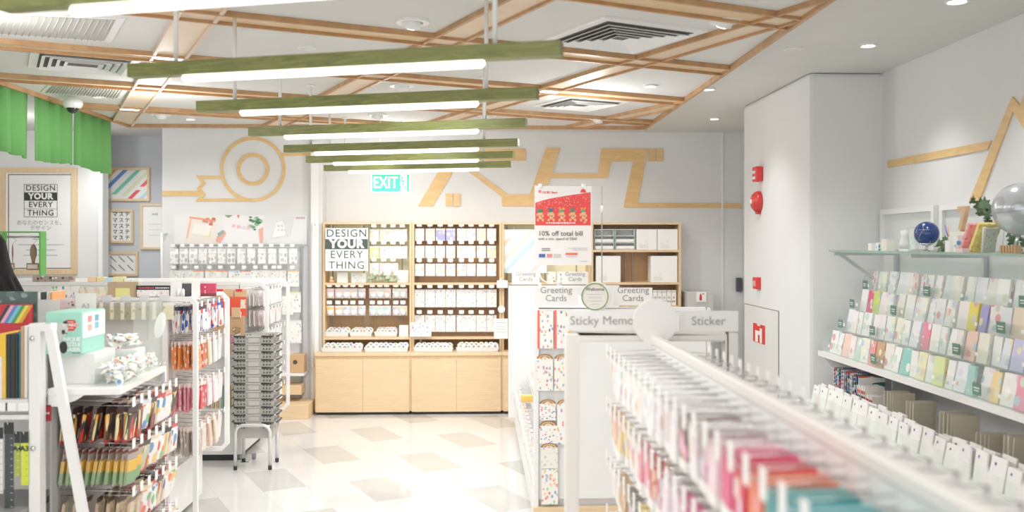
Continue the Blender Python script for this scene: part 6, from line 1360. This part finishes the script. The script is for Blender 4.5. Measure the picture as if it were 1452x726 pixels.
for i in range(112):
    if i < 78:
        x, y = rnd.uniform(xb_+.04, xR-.035), rnd.uniform(4.35, 4.63); z = ZS+.016+.085*rnd.random()*(1-abs((x-(xb_+xR)/2)/.1)**2*.8); w = 'the low acrylic bin'
    else: x, y = rnd.uniform(xb_+.06, xR2-.04), rnd.uniform(4.83, 4.97); z = ZS+.02+.05*rnd.random(); w = 'the tall acrylic bin'
    o = bpy.data.objects.new('wrapped_eraser', er_me); C.objects.link(o); o.location = (x, y, z); o.rotation_euler = (rnd.uniform(-.9, .9), rnd.uniform(-.9, .9), rnd.uniform(0, 3.1)); tag(o, f'small wrapped novelty eraser heaped in {w}', 'eraser', 'wrapped erasers in '+w)
bx('inner_riser', (xb_-.075, xR-.075, 4.68, 4.78, ZS+.001, ZS+.13), WHITE, label='white riser between the two acrylic bins', cat='riser')
for i in range(34):
    o = bpy.data.objects.new('wrapped_eraser', er_me); C.objects.link(o); o.location = (rnd.uniform(xb_-.09, xR-.1), rnd.uniform(4.7, 4.76), ZS+.142+.05*rnd.random()); o.rotation_euler = (rnd.uniform(-.7, .7), rnd.uniform(-.7, .7), rnd.uniform(0, 3.1)); tag(o, 'small wrapped novelty eraser on the white riser between the bins', 'eraser', 'wrapped erasers on the riser')
c = P(228, 461, 5.04); MB().lathe((c.x, 5.03, c.z), [(1, 0), (1, .004)], 28, Matrix.Rotation(R(12), 3, 'Y') @ Matrix(((.027, 0, 0), (0, 0, -1), (0, .07, 0)))).build('oval_card', CARD, label='white leaf-shaped card clipped at the right end of the eraser shelf', cat='card')
# ================= FAR LEFT BOOK SHELF =================
YB = 4.2; l0 = empty('folder_shelf', (-2.3, 4.3, 0), 'white shelf unit at the left edge holding bright folders above hanging rulers', 'shelf unit'); zs0 = P(0, 566, YB).z
bx('shelf_board', (-2.75, xP0-.002, YB, YB+.3, zs0-.02, zs0), METAL, l0); bx('price_rail', (-2.75, xP0-.002, YB-.012, YB-.0005, zs0-.052, zs0-.0), mat('rail_clear', '#dfe0de', .2), l0)
bx('lower_rail', (-2.75, xP0-.002, YB+.0, YB+.03, zs0-.09, zs0-.07), METAL, l0); bx('back_panel', (-2.75, xP0-.002, YB+.3, YB+.315, .1, 1.32), mat('panel_white', '#e9e7e5', .5), l0)
bx('rear_shelf', (-2.75, xP0-.002, YB+.316, 5.0, zs0-.02, zs0), METAL, l0)
bx('deck', (-2.75, xP0-.002, YB-.1, YB+.3, P(0, 719, YB).z-.03, P(0, 719, YB).z), mat('deck_grey', '#8c8b8a', .4), l0); bx('base', (-2.75, xP0-.002, YB, YB+.3, .03, P(0, 719, YB).z-.031), METAL, l0)
for i, u in enumerate((3, 15, 33)): p = P(u, 577, YB-.014); bx('price_label', (p.x-.022, p.x+.022, YB-.014, YB-.0125, p.z-.018, p.z+.018), CARD, l0)
def book(u0, u1, v0, Y, d, m, label, name='folder', cat='folder'):
    a, b = P(u0, v0, Y), P(u1, v0, Y); return MB().box(a.x, b.x, Y, Y+d, zs0+.0005, a.z).build(name, m, label=label, cat=cat, bevel=.0015)
book(-10, 2, 506, YB+.005, .2, mat('ivory_folder', '#f0ead8'), 'ivory folder at the left edge of the folder shelf'); book(-6, 8, 474, YB+.02, .2, mat('yellow_folder', '#f2c33c'), 'bright yellow folder on the left shelf')
for k_, (u0, u1) in enumerate(((8.5, 14.5), (15, 21), (21.5, 25))): book(u0, u1, 474, YB+.02, .2, BLACK, f'black folder beside the yellow one, {nth(k_)} from the left')
book(25.5, 29, 470, YB+.03, .2, mat('teal_folder', '#2f7f9c'), 'thin teal folder beside the black folders'); book(29.3, 34, 463, YB+.02, .2, KRAFT, 'kraft folder right of the black folders'); book(34.5, 38.5, 462, YB+.02, .2, CARD, 'white folder at the right end of the front folders')
a, b = P(-25, 432, YB+.25), P(53, 432, YB+.25)
t = empty('rainbow_folder', ((a.x+b.x)/2, YB+.26, zs0), 'tall red folder with slanting rainbow stripes behind the black folders', 'folder'); yy2 = YB+.245
MB().box(a.x, X(42, YB+.25), YB+.25, YB+.285, zs0+.0005, a.z).build('cover', mat('folder_red', '#c8333c'), t)
for k_, c_ in enumerate(('#3c3c44', '#e8a8c0', '#5a86c8', '#7ac4dc', '#4a9a5c', '#f0d850', '#e8a040')):
    u = 2+5.2*k_; MB().poly([P(u+8, 433, yy2), P(u+13.2, 433, yy2), P(u-2, 458, yy2), P(u-7.2, 458, yy2)], (0, .001, 0)).build('rainbow_stripe', mat('rb'+c_, c_), t)
t = empty('slate_folder', (X(25, YB+.29), YB+.29, zs0), 'dark slate green folder in a clear sleeve, tallest at the left edge', 'folder'); a, b = P(-25, 413.5, YB+.288), P(52.5, 432, YB+.288); bx('cover', (a.x, b.x, YB+.288, YB+.298, zs0+.0005, a.z), art('slate_cover', ['#4f6a66', '#5c7672', '#8a9c98'], '#46605c', (5, 1, 12), .4), t)
for k_, (u0, u1, c_) in enumerate(((55.5, 57.5, '#f4f2ee'), (58, 65, '#3a4a44'), (66, 68, '#f2efe8'), (69, 71, '#e8e4d8'), (71.5, 74, '#f0a060'))): book(u0, u1, 414, 4.75, .15, mat('bk'+c_, c_), f'upright notebook behind the price card, {nth(k_)} from the left', 'notebook', 'notebook')
# rulers
pr_top = P(0, 598, YB).z
def rulerpack(u0, u1, v0, v1, col, label, body=None, tcol='#333'):
    a, b = P(u0, v0, YB-.02), P(u1, v1, YB-.02); t = empty('ruler_pack', ((a.x+b.x)/2, YB-.02, b.z), label, 'ruler'); bx('ruler_strip', (a.x, b.x, YB-.02, YB-.016, b.z, a.z), mat('rl'+col, col, .3), t)
    n_ = int((a.z-b.z)/.03)
    bx('header', (a.x-.002, b.x+.002, YB-.022, YB-.0205, a.z-.05, a.z+.0), BLACK, t)
    for k_ in range(n_): bx('scale_mark', (b.x-.012, b.x-.002, YB-.021, YB-.0202, b.z+.01+.03*k_, b.z+.0115+.03*k_), PAPER if sum(lin(col)[:3]) < 1 else INK, t)
    if body: text(body, ((a.x+b.x)/2, YB-.0215, a.z-.075), .032, BLACK, t, off=.001)
    MB().tube([((a.x+b.x)/2, YB+.02, a.z-.01), ((a.x+b.x)/2, YB-.03, a.z-.01), ((a.x+b.x)/2, YB-.032, a.z+.002)], .002, 5).build('hook', CHROME, t)
rulerpack(6.5, 19, 599, 722, '#3d4846', 'dark metal ruler pack with black header hanging at the left edge'); rulerpack(21, 28, 612, 676, '#a8b43c', 'olive green card marked A4 hanging beside the dark ruler', 'A4'); rulerpack(30, 40, 612, 688, '#d2e03c', 'bright lime card marked A3 hanging beside the post', 'A3'); rulerpack(-8, 4, 606, 700, '#e8e6e2', 'pale ruler pack cut by the left edge of the photo')
rulerpack(29.5, 41.5, 692, 716, '#e6e6e2', 'clear ruler end below the lime card') if False else None
# ================= PERSON =================
SK = mat('skin', '#d8ab90', .5); HAIR = mat('black_hair', '#0c0a09', .6, spec=.15); CLO = mat('dark_shirt', '#3a3d45', .8)
px_, py_ = X(-24, 5.0), 5.0
per = empty('person', (px_, py_, 0), 'person in a dark top with long black hair standing at the left photo edge', 'person')
J = {'pel': (0, 0, .92, .135), 'waist': (0, 0, 1.06, .12), 'chest': (0, .01, 1.26, .15), 'neckb': (0, .01, 1.42, .07), 'neck': (0, 0, 1.5, .052), 'head': (0, -.01, 1.6, .075), 'crown': (0, .0, 1.69, .065)}
for s, nm in ((-1, 'l'), (1, 'r')):
    J.update({'sh'+nm: (s*.165, .01, 1.38, .058), 'el'+nm: (s*.21, .02, 1.1, .042), 'wr'+nm: (s*.19, -.12, .9, .028), 'pa'+nm: (s*.185, -.18, .87, .03), 'hp'+nm: (s*.085, 0, .86, .09), 'kn'+nm: (s*.095, -.01, .48, .058), 'an'+nm: (s*.1, .01, .09, .04), 'to'+nm: (s*.1, -.14, .035, .033)})
E = [('pel', 'waist'), ('waist', 'chest'), ('chest', 'neckb'), ('neckb', 'neck'), ('neck', 'head'), ('head', 'crown')]
for nm in 'lr': E += [('chest', 'sh'+nm), ('sh'+nm, 'el'+nm), ('el'+nm, 'wr'+nm), ('wr'+nm, 'pa'+nm), ('pel', 'hp'+nm), ('hp'+nm, 'kn'+nm), ('kn'+nm, 'an'+nm), ('an'+nm, 'to'+nm)]
for s, nm in ((-1, 'l'), (1, 'r')):
    for k_ in range(4):
        f = f'f{nm}{k_}'; J[f+'a'] = (s*.185+(k_-1.5)*.016, -.215, .862, .009); J[f+'b'] = (s*.185+(k_-1.5)*.017, -.25-.006*(1.5-abs(k_-1.5)), .845, .0075); E += [('pa'+nm, f+'a'), (f+'a', f+'b')]
    J['t'+nm] = (s*.145, -.195, .855, .009); E.append(('pa'+nm, 't'+nm))
keys = list(J); me = bpy.data.meshes.new('body'); me.from_pydata([J[k][:3] for k in keys], [(keys.index(a), keys.index(b)) for a, b in E], [])
body = bpy.data.objects.new('body', me); C.objects.link(body); body.parent = per
sk = body.modifiers.new('skin', 'SKIN'); me.skin_vertices or None
for i, k in enumerate(keys): me.skin_vertices[0].data[i].radius = (J[k][3],)*2 if k not in ('chest', 'waist', 'pel') else (J[k][3], J[k][3]*.75)
me.skin_vertices[0].data[keys.index('pel')].use_root = True
body.modifiers.new('sub', 'SUBSURF').levels = 2; body.modifiers['sub'].render_levels = 2; me.materials.append(SK)
hz = 1.63
MB().ball((px_, py_-.012, hz), .1, 24, 16, (.78, .9, 1.15)).build('face', SK, per)
MB().ball((px_, py_-.105, hz-.01), .016, 10, 8, (.8, 1, 1.3)).build('nose', SK, per)
for s in (-1, 1): MB().ball((px_+s*.032, py_-.092, hz+.012), .011, 12, 8, (1.2, .6, .7)).build('eye', BLACK, per)
MB().ball((px_, py_-.095, hz-.052), .018, 12, 8, (1.2, .5, .35)).build('mouth', mat('lip', '#b8655c'), per)
MB().lathe((px_, py_+.02, 0), [(.2, 1.4), (.185, 1.44), (.155, 1.5), (.128, 1.58), (.112, 1.65), (.1, 1.71), (.072, 1.755), (.03, 1.775), (.001, 1.777)], 28, Matrix.Diagonal(Vector((1, .8, 1)))).build('long_hair', HAIR, per)
for k_ in range(16):
    a_ = k_*.392+.1; MB().tube([(px_+math.cos(a_)*.11, py_+.02+math.sin(a_)*.09, 1.56), (px_+math.cos(a_)*.155, py_+.02+math.sin(a_)*.12, 1.47), (px_+math.cos(a_)*.185, py_+.02+math.sin(a_)*.15, 1.42), (px_+math.cos(a_)*.22, py_+.02+math.sin(a_)*.165, 1.385)], [.02, .022, .015, .003], 8).build('hair_lock', HAIR, per)
MB().lathe((px_, py_+.0, 0), [(.155, .84), (.16, .95), (.145, 1.08), (.17, 1.26), (.175, 1.36), (.12, 1.42), (.062, 1.44)], 24, Matrix.Diagonal(Vector((1.02, .8, 1)))).build('dark_top', CLO, per)
# ================= LIGHT AND CAMERA =================
def area(nm, loc, rot, sx_, sy_, e, col=(1, .985, .97)):
    l = bpy.data.lights.new(nm, 'AREA'); l.shape = 'RECTANGLE'; l.size, l.size_y, l.energy, l.color = sx_, sy_, e, col
    o = bpy.data.objects.new(nm, l); C.objects.link(o); o.location = loc; o.rotation_euler = rot; return o
area('front_fill', (-1.5, -2.6, 1.6), (R(90), 0, 0), 8, 2.4, 150)  # unseen fill panel added behind the camera to lift the room
area('overhead_fill', (-1.2, 1.2, 2.75), (0, 0, 0), 4, 1.6, 70)  # fill panel added under the ceiling, out of view
for x, y in ((-4.4, 8.6), (-5.5, 6.0), (-2.4, 7.0), (.8, 7.0), (-2.4, 4.6), (-.9, 9.0)):
    l = bpy.data.lights.new('room_fill', 'POINT'); l.energy = 22; l.shadow_soft_size = .12; l.color = (1, .985, .97)  # added point fills hanging free, without fixtures
    o = bpy.data.objects.new('room_fill', l); C.objects.link(o); o.location = (x, y, 2.55)
w = bpy.data.worlds.new('w'); SC.world = w; w.use_nodes = True
w.node_tree.nodes['Background'].inputs[0].default_value = (1, .99, .97, 1); w.node_tree.nodes['Background'].inputs[1].default_value = 1.0
cam = bpy.data.cameras.new('camera'); co = bpy.data.objects.new('camera', cam); C.objects.link(co); SC.camera = co
co.location = (0, 0, EYE); co.rotation_euler = (R(90), 0, -YAW); cam.sensor_width = 36; cam.lens = 36*F/1452; cam.shift_y = -18/1452
cam.clip_start = .05; cam.dof.use_dof = True; cam.dof.focus_distance = 6.6; cam.dof.aperture_fstop = 1.8
SC.view_settings.view_transform = 'Standard'; SC.view_settings.exposure = -0.72; SC.view_settings.gamma = 1.12; SC.view_settings.look = 'None'
SC.cycles.max_bounces = 8; SC.cycles.transparent_max_bounces = 16; SC.cycles.sample_clamp_indirect = 4
SC.cycles.caustics_reflective = False; SC.cycles.caustics_refractive = False
